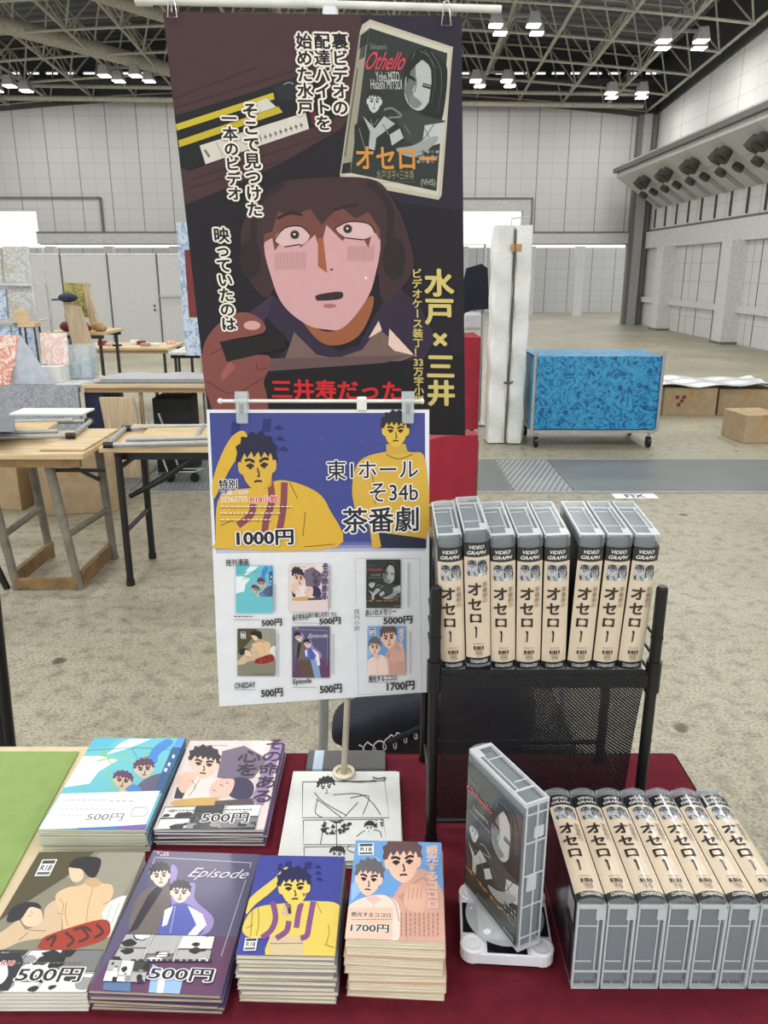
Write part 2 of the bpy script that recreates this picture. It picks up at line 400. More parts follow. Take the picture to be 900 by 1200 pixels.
def blotch_mat(name, cols, scale, rough=.5, warp=2.0):
    """printed pattern of swirling patches"""
    m, N, L, b = nodes_mat(name, rough)
    tc = N.new('ShaderNodeTexCoord'); nz = N.new('ShaderNodeTexNoise'); nz.inputs['Scale'].default_value = scale; nz.inputs['Detail'].default_value = 3; nz.inputs['Distortion'].default_value = warp
    L.new(tc.outputs['Object'], nz.inputs['Vector']); r = N.new('ShaderNodeValToRGB'); L.new(nz.outputs[0], r.inputs[0]); e = r.color_ramp.elements
    while len(e) < len(cols): e.new(.5)
    for i, (q, c) in enumerate(zip(e, cols)): q.position = .3 + .4 * i / max(1, len(cols) - 1); q.color = (*lin(c), 1)
    L.new(r.outputs[0], b.inputs['Base Color']); return m
floor_mat()
stripe_mat('steel_plate', (78, 84, 84), (128, 134, 133), .045, 0, .42, .6, .05)
stripe_mat('steel_rib', (104, 109, 109), (160, 164, 163), .04, 0, .4, .35)
grid_mat('clad_back', (190, 190, 189), 0, .86, .43, .40)
grid_mat('clad_side', (208, 208, 206), 1, 1.7, .85, .42, .014, .6)
grid_mat('clad_plain', (196, 196, 194), 1, 1.66, .83, .6, .012, .7)
stripe_mat('corrugated', (96, 99, 106), (132, 136, 143), .36, 1, .6)
mat('white_steel', (205, 205, 203), .5); mat('grey_steel', (150, 151, 150), .45); mat('truss_paint', (176, 172, 160), .5, var=.2)
mat('dark_grey', (62, 63, 64), .6); mat('lintel', (182, 183, 182), .6); mat('joint', (105, 105, 103), .7)
mat('lamp_glow', (255, 252, 240), .3, emit=20, var=.02); mat('black_metal', (22, 22, 24), .4); mat('black_plastic', (16, 16, 18), .35)
mat('nozzle_dark', (66, 64, 60), .6)

f = MB(); f.sheet(lambda u, v: (-22 + 34 * u, -5 + 38 * v, 0), 1, 1, smooth=False); struct(f.build('floor', 'concrete'))
f = MB()
xs = [-7.5, -5.6, -3.7, -1.8, .1, .92, 1.35, 3.3, 5.4, 7.4]
for i in range(len(xs) - 1): f.box(xs[i] + .006, xs[i + 1] - .006, 5.44, 6.42, -.02, .006, m=1 if i == 5 else 0)
f.box(xs[0], xs[-1], 5.40, 5.435, -.02, .007, m=2); f.box(xs[0], xs[-1], 6.425, 6.46, -.02, .007, m=2)
struct(f.build('trim_1', ['steel_plate', 'steel_rib', 'grey_steel']))

YB = 24.2; XR = 7.55
zA = lambda x: 6.15 - .0055 * (x + 2.5) ** 2
f = MB()
def wallpiece(x0, x1, z0, z1, y=YB): f.box(x0, x1, y, y + .25, z0, z1)
px = [-16 + .5 * i for i in range(48)] + [7.9]
top = [(x, zA(x)) for x in px]
f.prism([(7.9, 3.16)] + [(-16, 3.16)] + top, YB, YB + .25, 'y')
wallpiece(-16, -13.5, 0, 3.16); wallpiece(-9.95, 1.2, 2.24, 3.16); wallpiece(3.96, 7.9, 2.24, 3.16); wallpiece(7.05, 7.9, 0, 2.24)
# raised surrounds of the two tall shutter openings and the long lintel between them
f.box(-14, -8.06, YB - .05, YB, 3.47, 3.53, m=1); f.box(-8.1, -8.03, YB - .05, YB, 2.58, 3.5, m=1)
f.box(1.2, 4.2, YB - .12, YB, 3.15, 3.47, m=2); f.box(1.2, 4.22, YB - .14, YB, 3.45, 3.5, m=1); f.box(3.96, 4.2, YB - .12, YB, 2.58, 3.15, m=2); f.box(4.18, 4.22, YB - .14, YB, 2.58, 3.47, m=1)
f.box(-9.95, 1.2, YB - .16, YB, 2.26, 2.56, m=2); f.box(-9.95, 1.2, YB - .18, YB, 2.55, 2.59, m=1)
f.box(3.96, 7.1, YB - .16, YB, 2.26, 2.56, m=2); f.box(3.96, 7.1, YB - .18, YB, 2.55, 2.59, m=1)
struct(f.build('wall_back', ['clad_back', 'joint', 'lintel']))
f = MB()
for x in (-11.6, -9.6, -7.35, -6.4, -5.55, -2.6, .4, 2.6, 4.9, 6.6): f.box(x, x + .3, 28.6, 28.9, 0, 2.32)
f.box(-17, 11, 31, 31.2, 0, 2.34, m=1)
struct(f.build('wall_far', ['white_steel', 'clad_back']))
f = MB()
f.box(XR, XR + .25, -5, YB, 0, 6.2)
f.box(XR - .05, XR, 2, YB - .4, 2.56, 2.62, m=1); f.box(XR - .12, XR, 2, YB - .4, 2.12, 2.56, m=2); f.box(XR - .1, XR, 2, YB - .4, .66, .80, m=2)
for y in (9.0, 13.4, 17.6, 21.8): f.box(XR - .34, XR, y - .26, y + .26, 0, 2.13, m=2); f.box(XR - .36, XR, y - .3, y + .3, 0, .05, m=1)
for y in [5 + .84 * i for i in range(23)]: f.box(XR - .03, XR, y - .035, y + .035, 2.66, 3.16, m=3)
for y in [3 + 1.05 * i for i in range(20)]: f.box(XR - .012, XR, y - .008, y + .008, .02, 2.1, m=1)
f.box(7.0, 7.5, YB - .3, YB - .05, 0, 5.6, m=1); f.box(7.1, 7.32, YB - .42, YB - .3, 0, 5.6, m=4)
struct(f.build('wall_right', ['clad_side', 'joint', 'white_steel', 'nozzle_dark', 'grey_steel']))
f = MB()
f.prism([(6.28, 4.21), (6.28, 4.15), (6.36, 4.13), (6.36, 3.945), (7.54, 3.17), (7.54, 4.21)], 3.0, 23.4, 'y')
f.box(6.26, 6.42, 3.0, 23.44, 4.06, 4.17, m=1)
duct = struct(f.build('trim_2', ['clad_plain', 'joint']))
def slope(x): return 3.945 - (x - 6.36) * (3.945 - 3.17) / (7.54 - 6.36)
ndir = Vector((-.549, 0, -.836))
for i in range(11):
    y = 21.79 - 1.64 * i; b = MB()
    for q in (-.16, .16):
        p = Vector((6.64, y + q, slope(6.64))); b.tube([p - ndir * .02, p + ndir * .10, p + ndir * .22 + Vector((0, q * .2, 0))], [.12, .14, .15], 12)
        b.tube([p + ndir * .221, p + ndir * .2], [.11, .03], 12, m=1)
    b.build('air_nozzle', ['nozzle_dark', 'black_metal'], duct)
for i in range(20):
    y = 22.96 - .855 * i; b = MB(); p = Vector((7.02, y, slope(7.02)))
    b.tube([p - ndir * .02, p + ndir * .1], [.11, .12], 12)
    a, c = Vector((7.06, y, slope(7.06))), Vector((7.5, y, slope(7.5)))
    b.tube([a + ndir * .01, c + ndir * .01], .06, 6, m=1); b.build('slot_nozzle', ['nozzle_dark', 'grey_steel'], duct)

# roof: dark deck, space frame, two heavy tubes
zR = lambda x, y: zA(x) + .07 + .066 * (YB - y)
f = MB(); f.sheet(lambda u, v: ((-16 + 24 * u), -6 + 30.4 * v, zR(-16 + 24 * u, -6 + 30.4 * v) + 1.35), 16, 4, smooth=False)
ceil = struct(f.build('ceiling', 'corrugated'))
f = MB(); sx, sy = 1.17, 1.62; nx, ny = 20, 12
B = [[Vector((-15 + sx * i, YB - .1 - sy * j, 0)) for j in range(ny)] for i in range(nx)]
for row in B:
    for p in row: p.z = zR(p.x, p.y)
T = [[Vector((B[i][j].x + sx / 2, B[i][j].y - sy / 2, 0)) for j in range(ny - 1)] for i in range(nx - 1)]
for row in T:
    for p in row: p.z = zR(p.x, p.y) + 1.05
def rod(a, b, r): f.tube([a, b], r, 5, caps=False)
for i in range(nx):
    for j in range(ny):
        if i < nx - 1: rod(B[i][j], B[i + 1][j], .032)
        if j < ny - 1: rod(B[i][j], B[i][j + 1], .036)
        if i < nx - 1 and j < ny - 1:
            t = T[i][j]
            for q in (B[i][j], B[i + 1][j], B[i][j + 1], B[i + 1][j + 1]): rod(q, t, .022)
            if i < nx - 2: rod(t, T[i + 1][j], .026)
            if j < ny - 2: rod(t, T[i][j + 1], .026)
        f.ball(B[i][j], .055, n=6)
f.build('space_frame', 'truss_paint', ceil)
def roofpt(px_, py_, dz):
    u, v = (px_ - 450) / 930, (py_ - 600) / 930; c, s = math.cos(R(16.8687)), math.sin(R(16.8687)); d = Vector((u, c - v * s, -s - v * c)); t = 2
    while 1.5 + d.z * t < zR(d.x * t, d.y * t) + dz and t < 60: t += .02
    return Vector((d.x * t, d.y * t, 1.5 + d.z * t))
for a, b, r in (((-60, 12), (260, 98), .17), ((95, -12), (330, 62), .13), ((200, 98), (420, 150), .1)):
    f = MB(); f.tube([roofpt(*a, .1), roofpt(*b, .1)], r, 12); f.build('main_beam', 'truss_paint', ceil)
# pipes and black tray along the head of the back wall
f = MB(); f.tube([(-14, YB - .5, 6.02), (7, YB - .5, 5.78)], .07, 8); f.tube([(-14, YB - .9, 6.25), (7, YB - .9, 5.98)], .05, 8); f.build('pipe_run', 'truss_paint', ceil)
f = MB(); f.box(-16, 7.5, YB - .9, YB - .02, 6.3, 6.36); f.prism([(7.5, 6.62), (-16, 6.62)] + [(x, max(5.1, zA(x) - .06)) for x in [-16 + .5 * i for i in range(48)]], YB - .12, YB - .02, 'y'); f.box(-16, 7.5, YB - .12, YB - .02, 6.69, 8.2)
for i in range(46): f.box(-16 + .51 * i, -15.84 + .51 * i, YB - .12, YB - .02, 6.6, 6.7)
f.build('dark_tray', 'dark_grey', ceil)
f = MB(); f.prism([(YB + .2, 5.62), (YB + .2, 8.2), (-5, 10.2), (-5, 7.6)], XR - .06, XR - .01, 'x'); f.build('dark_gable', 'dark_grey', ceil)
NM = {(-6.34, 21.84): 'left of the hanging banner', (2.7, 18.33): 'right of the banner at the top edge of the photo', (2.71, 21.99): 'right of the banner, close above the back wall', (6.07, 22.04): 'above the corner of back and right walls', (6.11, 18.38): 'nearest to the right wall, high up', (-9.49, 21.97): 'at the far left edge of the photo'}
for (x, y), wh in NM.items():
    z = zR(x, y) - .12; t = thing('ceiling_light', 'four bright roof lamps, ' + wh, 'ceiling light', (x, y, z), 0, 'lamp clusters under the roof')
    b = MB(); b.box(-.5, .5, -.04, .04, .1, .15); b.tube([(0, 0, .12), (0, 0, .4)], .03, 6)
    for q in (-.38, .38): b.tube([(q, -.3, .12), (q, .3, .12)], .025, 6)
    b.build('bracket', 'grey_steel', t)
    for qx in (-.38, .38):
        for qy in (-.28, .28):
            b = MB(); w = .14; b.prism([(-w, -.12), (w, -.12), (w * .6, .1), (-w * .6, .1)], -.14, .14, 'y', M=Matrix.Translation((qx + qy * .3, qy, 0)))
            lm = b.build('lamp_head', 'grey_steel', t)
            b = MB(); b.box(-.125, .125, -.125, .125, -.135, -.121, M=Matrix.Translation((qx + qy * .3, qy, 0))); b.build('diffuser', 'lamp_glow', lm)
    lamp('cluster_light', (x, y, z - .2), .9, 30)

# ------------------------------------------------------------------ hall clutter
def at(px_, py_, y=None, z=None):
    """a photo pixel at a known distance y or height z, as a point of the hall"""
    u, v = (px_ - 450) / 930, (py_ - 600) / 930; c, s = math.cos(R(16.8687)), math.sin(R(16.8687)); d = Vector((u, c - v * s, -s - v * c))
    return Vector((0, 0, 1.5)) + d * (y / d.y if y is not None else (z - 1.5) / d.z)
mat('panel_grey', (180, 181, 179), .7, var=.05); mat('wood_top', (206, 182, 142), .5, stretch=(1, 12, 12), scale=4, var=.2); mat('wood_edge', (168, 142, 106), .6, stretch=(1, 12, 12), scale=5)
mat('wood_pale', (196, 176, 146), .6, stretch=(14, 1, 1), scale=4, var=.22); mat('wood_old', (126, 100, 62), .6, stretch=(3, 3, 3), scale=6, var=.3)
mat('grey_tube', (168, 170, 170), .35, metal=.3); mat('old_leg', (120, 116, 104), .55, var=.25, scale=14); mat('white_paint', (205, 206, 204), .5)
mat('cardboard', (170, 148, 116), .75, var=.1); mat('cardboard_light', (200, 176, 132), .75); mat('paper', (226, 227, 222), .7, var=.04); mat('plastic_wrap', (214, 218, 222), .25, coat=.5, bump=.5, scale=8)
mat('navy', (30, 40, 70), .7); mat('navy_cloth', (27, 31, 44), .85, bump=.4, scale=12); mat('red_cloth', (150, 26, 48), .75, var=.18, scale=6, bump=.3); mat('maroon', (118, 44, 44), .6)
blotch_mat('swirl_grey', [(150, 156, 166), (178, 182, 188), (128, 136, 150), (188, 190, 192)], 26); blotch_mat('blue_print', [(12, 62, 110), (20, 110, 170), (60, 160, 200), (14, 70, 130)], 12, .35)
blotch_mat('mag_blue', [(150, 176, 204), (206, 216, 226), (120, 150, 190), (226, 230, 232)], 9); blotch_mat('mag_mix', [(196, 204, 208), (172, 166, 140), (204, 210, 214), (140, 150, 168)], 16)
blotch_mat('yellow_pic', [(150, 138, 60), (190, 178, 96), (110, 112, 70), (176, 160, 80)], 14); blotch_mat('pink_pic', [(238, 236, 232), (232, 190, 176), (240, 240, 238), (214, 130, 110)], 10)
blotch_mat('red_pic', [(236, 230, 214), (214, 110, 84), (240, 232, 220), (226, 150, 120)], 12)
mat('foam', (228, 230, 226), .85, bump=.9, scale=7, bscale=60, var=.06); mat('cord', (96, 84, 66), .8); mat('tape_brown', (176, 140, 92), .5); clear_mat('acrylic', (222, 230, 234), .3, .1)
mat('dark_void', (26, 26, 28), .8); mat('charcoal_cloth', (44, 48, 56), .85); mat('stripe_print', (188, 196, 210), .6)

# partition panels standing in a row
for i, (a, b) in enumerate([(-7.1, -6.22), (-6.2, -5.32), (-5.3, -4.37), (-4.35, -3.42)]):
    nm = ['leftmost, behind the magazine rack', 'second from the left, behind the leaning yellow picture', 'wide blank one just left of the door panel', 'with two round lock holes, nearest to the banner'][i]
    t = thing('partition_panel', 'tall pale grey exhibition partition panel, ' + nm, 'partition', ((a + b) / 2, 16, 0), 0, 'row of grey partition panels')
    w = (b - a) / 2; f = MB(); f.bbox(-w, w, -.03, .03, .03, 1.8, .004); f.build('board', 'panel_grey', t)
    f = MB(); f.box(-w, w, -.034, .034, 1.8, 1.83); f.box(w - .012, w + .008, -.036, .036, 0, 1.83, m=1); f.box(-w, w, -.034, .034, 0, .03); f.build('edge_frame', ['white_paint', 'joint'], t)
    if i == 2:
        f = MB()
        for z in (.86, .78): f.tube([(w - .1, -.045, z), (w - .1, -.028, z)], .022, 10)
        f.build('lock', 'dark_grey', t)
    if i == 3: f = MB(); f.box(-w, w, -.06, -.03, 1.02, 1.07); f.build('rail', 'grey_tube', t)
def folding_table(name, label, x0, x1, y0, y1, z, top, edge, legm, group=None, leg_in=.06):
    t = thing(name, label, 'table', ((x0 + x1) / 2, (y0 + y1) / 2, 0), 0, group); w, d = (x1 - x0) / 2, (y1 - y0) / 2
    f = MB(); f.bbox(-w, w, -d, d, z - .028, z, .004); f.build('table_top', top, t)
    for q in (-1, 1): f = MB(); f.box(-w + .02, w - .02, q * (d - .0325) - .0125, q * (d - .0325) + .0125, z - .06, z - .028); f.build('apron', edge, t)
    for qx in (-w + leg_in, w - leg_in):
        for qy in (-d + .05, d - .05): f = MB(); f.tube([(qx, qy, z - .04), (qx, qy, 0)], .016, 8); f.build('leg', legm, t)
    return t
# grey-legged wooden table at the left and black-legged table beside it
t = thing('work_table', 'wooden table with worn grey legs and low wooden runners, at left edge of the photo', 'table', (-2.0, 3.85, 0))
f = MB(); f.bbox(-.9, .62, -.3, .28, .672, .70, .006); f.bbox(.40, .61, -.24, .26, .701, .712, .003, m=0); f.build('table_top', 'wood_top', t)
for y in (-.29, .24): f = MB(); f.box(-.9, .6, y, y + .025, .635, .672); f.build('apron', 'wood_old', t)
for a, b in (((.13, -.24), (.19, -.21)), ((.12, .25), (.17, .25)), ((.43, -.24), (.50, -.21)), ((.5, .23), (.53, .22))):
    f = MB(); f.tube([(a[0], a[1], .67), (b[0], b[1], .0)], [.024, .02], 10); f.tube([(b[0], b[1], .02), (b[0], b[1], .0)], .024, 10, m=0); f.build('leg', 'old_leg', t)
for a, b in (((.16, -.22, .28), (.15, .25, .28)), ((.47, -.22, .28), (.52, .225, .28))): f = MB(); f.tube([a, b], .017, 8); f.build('cross_bar', 'old_leg', t)
for q in ((.17, .195, -.2, .25, .015, .09), (.19, .50, -.235, -.21, .012, .06), (.50, .525, -.2, .22, .015, .09)): f = MB(); f.box(*q); f.build('runner', 'wood_old', t)
for a, b in (((.45, -.2, .6), (.53, .2, .5)), ((-.1, .2, .66), (.14, .25, .5)), ((.14, .25, .62), (.5, .2, .45))): f = MB(); f.tube([a, b], .011, 6); f.build('brace', 'dark_grey', t)
t = thing('folding_table', 'folding table with black steel legs and pale top, left of the price poster', 'table', (-.72, 4.0, 0))
f = MB(); f.bbox(-.64, .75, -.3, .3, .672, .70, .004); f.build('table_top', 'wood_top', t)
for y in (-.26, .235): f = MB(); f.box(-.58, .7, y, y + .025, .63, .672); f.build('apron', 'black_metal', t)
for qx in (-.545, .62):
    for qy in (-.33 + .02, .08):
        f = MB(); f.tube([(qx, qy, .66), (qx, qy, .02)], .018, 8); f.tube([(qx, qy, .03), (qx, qy, 0)], .022, 8); f.build('leg', 'black_metal', t)
    for z in (.28, .6): f = MB(); f.tube([(qx, -.31, z), (qx, .08, z)], .012, 8); f.build('cross_bar', 'black_metal', t)
f = MB(); f.tube([(-.53, -.24, .44), (-.36, -.24, .53), (-.17, -.24, .655)], [.013, .018, .013], 6); f.build('folding_brace', 'black_metal', t)
# folded pipe chairs lying on those tables
def folded_chair(name, label, loc, rz, L=.78, W=.44, seatc='cardboard_light'):
    t = thing(name, label, 'chair', loc, rz, 'folded tubular chairs on the tables')
    def loop(w, l0, l1, z, r=.06):
        p = []
        for cx, cy, a0 in ((w - r, l1 - r, 0), (-w + r, l1 - r, 90)):
            for q in range(5): a = R(a0 + 22.5 * q); p.append((cx + r * math.cos(a), cy + r * math.sin(a), z))
        return [(w, l0, z)] + p + [(-w, l0, z)]
    f = MB(); f.tube(loop(W / 2, -L / 2, L / 2, .016), .0125, 8); f.tube([(-W / 2, -L / 2, .016), (W / 2, -L / 2, .016)], .0125, 8); f.build('outer_frame', 'grey_tube', t)
    f = MB(); f.tube(loop(W / 2 - .05, -L / 2 + .08, L / 2 - .1, .03), .011, 8); f.tube([(-W / 2 + .05, 0, .034), (W / 2 - .05, 0, .034)], .01, 8); f.build('inner_frame', 'grey_tube', t)
    f = MB(); f.bbox(-W / 2 + .07, W / 2 - .07, -.28, .06, .008, .03, .006); f.build('seat', seatc, t)
    f = MB(); f.bbox(-W / 2 + .03, W / 2 - .03, L / 2 - .2, L / 2 - .05, .03, .05, .008); f.build('backrest', 'grey_steel', t)
    for q in (-1, 1): f = MB(); f.tube([(q * W / 2, -L / 2 + .03, .016), (q * W / 2, -L / 2 - .015, .016)], .016, 8); f.build('foot_cap', 'black_plastic', t)
    return t
folded_chair('folded_chair', 'folded grey tubular chair lying on the wooden table at the left edge', (-1.98, 3.98, .713), R(97), .86, .40)
folded_chair('folded_chair', 'folded grey tubular chair lying on the black-legged table', (-.92, 3.92, .701), R(-84), .82, .42)
f = MB(); f.sheet(lambda u, v: (-2.5 + .80 * u - .16 * v, 3.60 + .36 * v, .785 + .015 * math.sin(9 * u) * math.sin(7 * v) + .008), 12, 6); f.sheet(lambda u, v: (-2.5 + .80 * u - .16 * v, 3.60 + .36 * v, .780 + .015 * math.sin(9 * u) * math.sin(7 * v)), 12, 6)
tag(f.build('mesh_bag', stripe_mat('grey_weave', (90, 94, 98), (132, 136, 140), .012, 0, .8, .7, .012)), 'dark grey woven bag lying flat on the left folded chair', 'bag')
f = MB(); f.bbox(-2.02, -1.62, 4.24, 4.42, .757, .768, .002); tag(f.build('paper_sheet', 'paper'), 'white sheet of paper lying at the back of the wooden table', 'paper')
f = MB(); f.tube([(-2.02, 3.6, .58), (-1.86, 3.64, 0)], [.02, .016], 10); f.tube([(-2.02, 3.6, .58), (-2.6, 3.6, .6)], .02, 8)
tag(f.build('stand_leg', 'black_metal'), 'black stand leg at the left edge beside the grey-legged table', 'stand')

# second row of tables behind
folding_table('folding_table', 'long brown-edged folding table with grey folded sheets on top, behind the black-legged table', -2.235, -.6, 5.87, 6.4, .70, 'wood_top', 'wood_edge', 'wood_edge', None, .42)
f = MB()
for i in range(3): f.sheet(lambda u, v, i=i: (-2.2 + .05 * i + (1.4 - .3 * i) * u, 5.9 + .4 * v, .705 + .016 * i + .006 * math.sin(14 * u + i) * math.sin(5 * v)), 24, 5); f.box(-2.2 + .05 * i, -.80 - .25 * i, 5.9, 6.3, .7 + .012 * i, .706 + .014 * i)
tag(f.build('folded_sheet', mat('grey_sheet', (170, 173, 176), .6)), 'pile of grey folded plastic sheeting on the long brown-edged table', 'sheeting')
folding_table('folding_table', 'brown table covered with small goods, in front of the blank partition panel', -3.3, -2.3, 8.6, 9.3, .72, 'wood_top', 'wood_edge', 'dark_grey')
folding_table('folding_table', 'small dark table just left of the banner with papers on top', -2.2, -1.5, 8.2, 9.0, .71, 'white_paint', 'dark_void', 'dark_grey')
rd = random.Random(4)
for i in range(9):
    x = -3.2 + .1 * i + rd.uniform(-.005, .005); y = 8.75 + rd.uniform(0, .4); h = rd.uniform(.01, .05); cn = ['paper', 'red_cloth', 'wood_pale', 'navy', 'paper', 'maroon', 'cardboard', 'paper', 'red_pic'][i]
    cd_ = ['white', 'red', 'beige', 'navy', 'white', 'maroon', 'tan', 'white', 'red and cream'][i]
    od = ['first', 'second', 'third', 'fourth', 'fifth', 'sixth', 'seventh', 'eighth', 'ninth'][i]
    f = MB(); f.bbox(-.042, .042, -.04, .04, 0, h, .004, M=Matrix.Rotation(rd.uniform(-.1, .1), 4, 'Z')); o = f.build('small_pack', cn, loc=(x, y, .721)); tag(o, f'small {cd_} pack on the brown goods table, {od} from its left end', 'pack', 'goods on the brown table')
f = MB(); f.bbox(-.12, .12, -.1, .1, 0, .015, .003); tag(f.build('paper_pile', 'paper', loc=(-2.0, 8.55, .711)), 'white paper pile on the small dark table beside the banner', 'paper')
# dark goods under and between the tables
f = MB(); f.bbox(-.075, .075, -.2, .2, 0, .64, .01); tag(f.build('storage_box', 'navy', loc=(-2.165, 6.12, 0)), 'tall navy box under the long brown-edged table', 'box')
f = MB(); f.prism([(-.11, 0), (.14, 0), (.10, .62), (-.15, .62)], -.012, .012, 'y'); tag(f.build('wood_panel', 'wood_pale', loc=(-1.93, 5.84, 0), rot=(R(4), 0, 0)), 'pale wood-grain board leaning under the long table', 'board')
f = MB(); f.bbox(-.14, .14, -.15, .15, 0, .58, .008); tag(f.build('storage_box', 'dark_void', loc=(-1.62, 6.15, 0)), 'black box under the long table, right of the wood-grain board', 'box')
t = thing('hand_trolley', 'small folding metal hand trolley under the long table', 'trolley', (-1.62, 5.7, 0))
f = MB(); f.tube([(-.1, 0, .5), (.02, 0, .08), (.22, 0, .08)], .008, 6); f.tube([(-.04, .1, .5), (.08, .1, .08), (.26, .1, .08)], .008, 6); f.tube([(.22, 0, .08), (.26, .1, .08)], .008, 6); f.build('frame', 'grey_tube', t)
for x in (.04, .22): f = MB(); f.tube([(x, -.01, .04), (x, .02, .04)], .035, 12); f.build('wheel', 'black_plastic', t)
t = thing('folding_chair', 'brown-framed chair behind the long table, next to the banner', 'chair', (-1.28, 6.9, 0))
f = MB()
for q in (-.15, .15): f.tube([(q, -.2, 0), (q, .15, .85)], .014, 8); f.tube([(q, .25, 0), (q, -.1, .45)], .014, 8)
f.tube([(-.15, .15, .85), (.15, .15, .85)], .014, 8); f.build('frame', 'wood_edge', t)
f = MB(); f.bbox(-.16, .16, -.18, .15, .43, .46, .01); f.build('seat', 'charcoal_cloth', t)
f = MB(); f.bbox(-.15, .15, .09, .12, .6, .82, .008); f.build('backrest', 'charcoal_cloth', t)
# patterned board, cartons
f = MB(); f.sheet(lambda u, v: (-2.95 + .70 * u, 5.84 + .008 * math.sin(12 * u), .70 - .52 * v), 20, 6); f.box(-2.95, -2.25, 5.852, 5.872, .18, .70)
tag(f.build('patterned_board', 'swirl_grey'), 'grey board with blue swirl pattern hanging below the table edge at left', 'board')
folding_table('folding_table', 'low display table under white boxes at the left edge', -3.1, -2.25, 5.9, 6.42, .70, 'white_paint', 'dark_grey', 'dark_grey')
for i, (a, b, h, w) in enumerate([(-2.9, -2.68, .12, 'leftmost'), (-2.67, -2.56, .1, 'middle, narrow'), (-2.55, -2.42, .12, 'rightmost')]):
    f = MB(); f.bbox(a, b, 5.98, 6.25, .70, .70 + h, .004); tag(f.build('white_box', 'paper'), f'flat white carton on the low display table, {w} of three', 'box', 'white cartons in a row')
def carton(label, loc, w, d, h, rz=0, open_=False, print_=False, group=None, mt='cardboard'):
    t = thing('cardboard_box', label, 'box', loc, rz, group)
    f = MB(); f.bbox(-w / 2, w / 2, -d / 2, d / 2, 0, h, .006); f.build('carton', mt, t)
    f = MB(); f.box(-w / 2 - .001, w / 2 + .001, -.025, .025, h - .02, h + .001); f.box(-.03, .03, -d / 2 - .001, -d / 2, h * .6, h + .001); f.build('packing_tape', 'tape_brown', t)
    if open_:
        f = MB(); f.box(-w / 2, w / 2, -d / 2 - .003, -d / 2, 0, .16, M=Matrix.Translation((0, 0, h)) @ Matrix.Rotation(R(15), 4, 'X')); f.box(-.003, 0, -d / 2, d / 2, 0, .15, M=Matrix.Translation((w / 2, 0, h)) @ Matrix.Rotation(R(55), 4, 'Y')); f.build('flap', 'cardboard_light', t)
    if print_:
        f = MB()
        for a, b in ((.04, .2), (.09, .16), (.06, .12), (.11, .2)): f.tube([(-w / 2 + .1 + a, -d / 2 - .002, b), (-w / 2 + .1 + a, -d / 2, b)], .022, 10)
        f.build('red_print', 'maroon', t)
    return t
carton('open cardboard box with raised flap on the floor behind the grey-legged table', (-2.02, 5.1, 0), .5, .42, .42, R(12), True)
carton('low cardboard box on the floor left of the open one', (-2.55, 5.2, 0), .42, .4, .3, R(-8))
# goods at the left edge
t = thing('magazine_rack', 'tall wire rack full of pale blue prints at the left edge', 'rack', (-3.3, 7.0, 0))
f = MB()
for x in (-.35, .36):
    for y in (-.1, .2): f.tube([(x, y, 0), (x, y, 1.69)], .012, 6)
for z in (.2, .5, .8, 1.1, 1.4): f.box(-.35, .36, -.12, .2, z - .01, z)
f.build('frame', 'white_paint', t)
for i, (z, h, mt) in enumerate([(.51, .26, 'mag_blue'), (.81, .27, 'mag_blue'), (1.11, .27, 'mag_blue'), (1.41, .29, 'mag_mix')]):
    for j in range(3): f = MB(); f.bbox(-.33 + .23 * j, -.12 + .23 * j, -.012, .012, 0, h - .02 * (j % 2), .002); f.build('print', mt if (i + j) % 4 else 'mag_mix', t, loc=(0, -.08, z), rot=(R(-8), 0, 0))
t = thing('price_board', 'slanted red and white price board at the left edge', 'sign', (-2.78, 5.85, .70))
f = MB(); f.prism([(-.12, .0), (.03, 0), (.12, .36), (-.12, .36)], -.006, .006, 'y'); f.build('board', 'red_pic', t, rot=(R(-12), 0, 0))
f = MB(); f.prism([(.03, 0), (.34, 0), (.13, .36)], .04, .05, 'y'); f.build('side_board', 'stripe_print', t)
t = thing('picture_board', 'yellowish picture in a pale frame leaning on the goods table', 'picture', (-2.83, 7.5, .98))
f = MB(); f.bbox(-.12, .11, 0, .02, .12, .42, .004); f.build('picture', 'yellow_pic', t, rot=(R(-8), R(3), 0))
f = MB(); f.prism([(.09, .42), (.13, .42), (.2, .0), (.13, 0)], -.01, .04, 'y'); f.prism([(-.06, .14), (.05, .12), (.1, 0), (-.02, 0)], -.02, 0, 'y', m=1); f.build('frame', ['wood_pale', 'yellow_pic'], t)
folding_table('display_stand', 'plain display stand holding small dark goods under the yellow picture', -3.05, -2.5, 7.25, 7.8, .98, 'wood_top', 'dark_grey', 'dark_grey')
for i, (x, c, n) in enumerate([(-2.86, 'maroon', 'dark red bundle on the display stand, left'), (-2.71, 'red_cloth', 'red bundle on the display stand, middle'), (-2.57, 'tape_brown', 'tan bundle on the display stand, right')]):
    f = MB(); f.ball((0, 0, .045), (.06, .05, .045)); f.ball((.04, -.01, .03), (.04, .04, .03)); tag(f.build('small_bundle', c, loc=(x, 7.32, .981)), n, 'bundle', 'bundles on the display stand')
t = thing('bar_stool', 'wooden-seated stool with thin dark legs among the goods at left', 'stool', (-2.93, 6.72, 0))
f = MB(); f.bbox(-.07, .07, -.06, .06, 1.06, 1.10, .006); f.bbox(-.06, .06, .0, .02, 1.1, 1.2, .004, M=Matrix.Rotation(R(-3), 4, 'Y')); f.build('seat', 'wood_top', t)
for x in (-.06, .06):
    for y in (-.05, .05): f = MB(); f.tube([(x, y, 1.06), (x * 1.4, y * 1.4, 0)], .009, 6); f.build('leg', 'dark_grey', t)
t = thing('covered_chair', 'pale beige chair with a dark blue cap on its back, at left', 'chair', (-2.70, 7.12, 0))
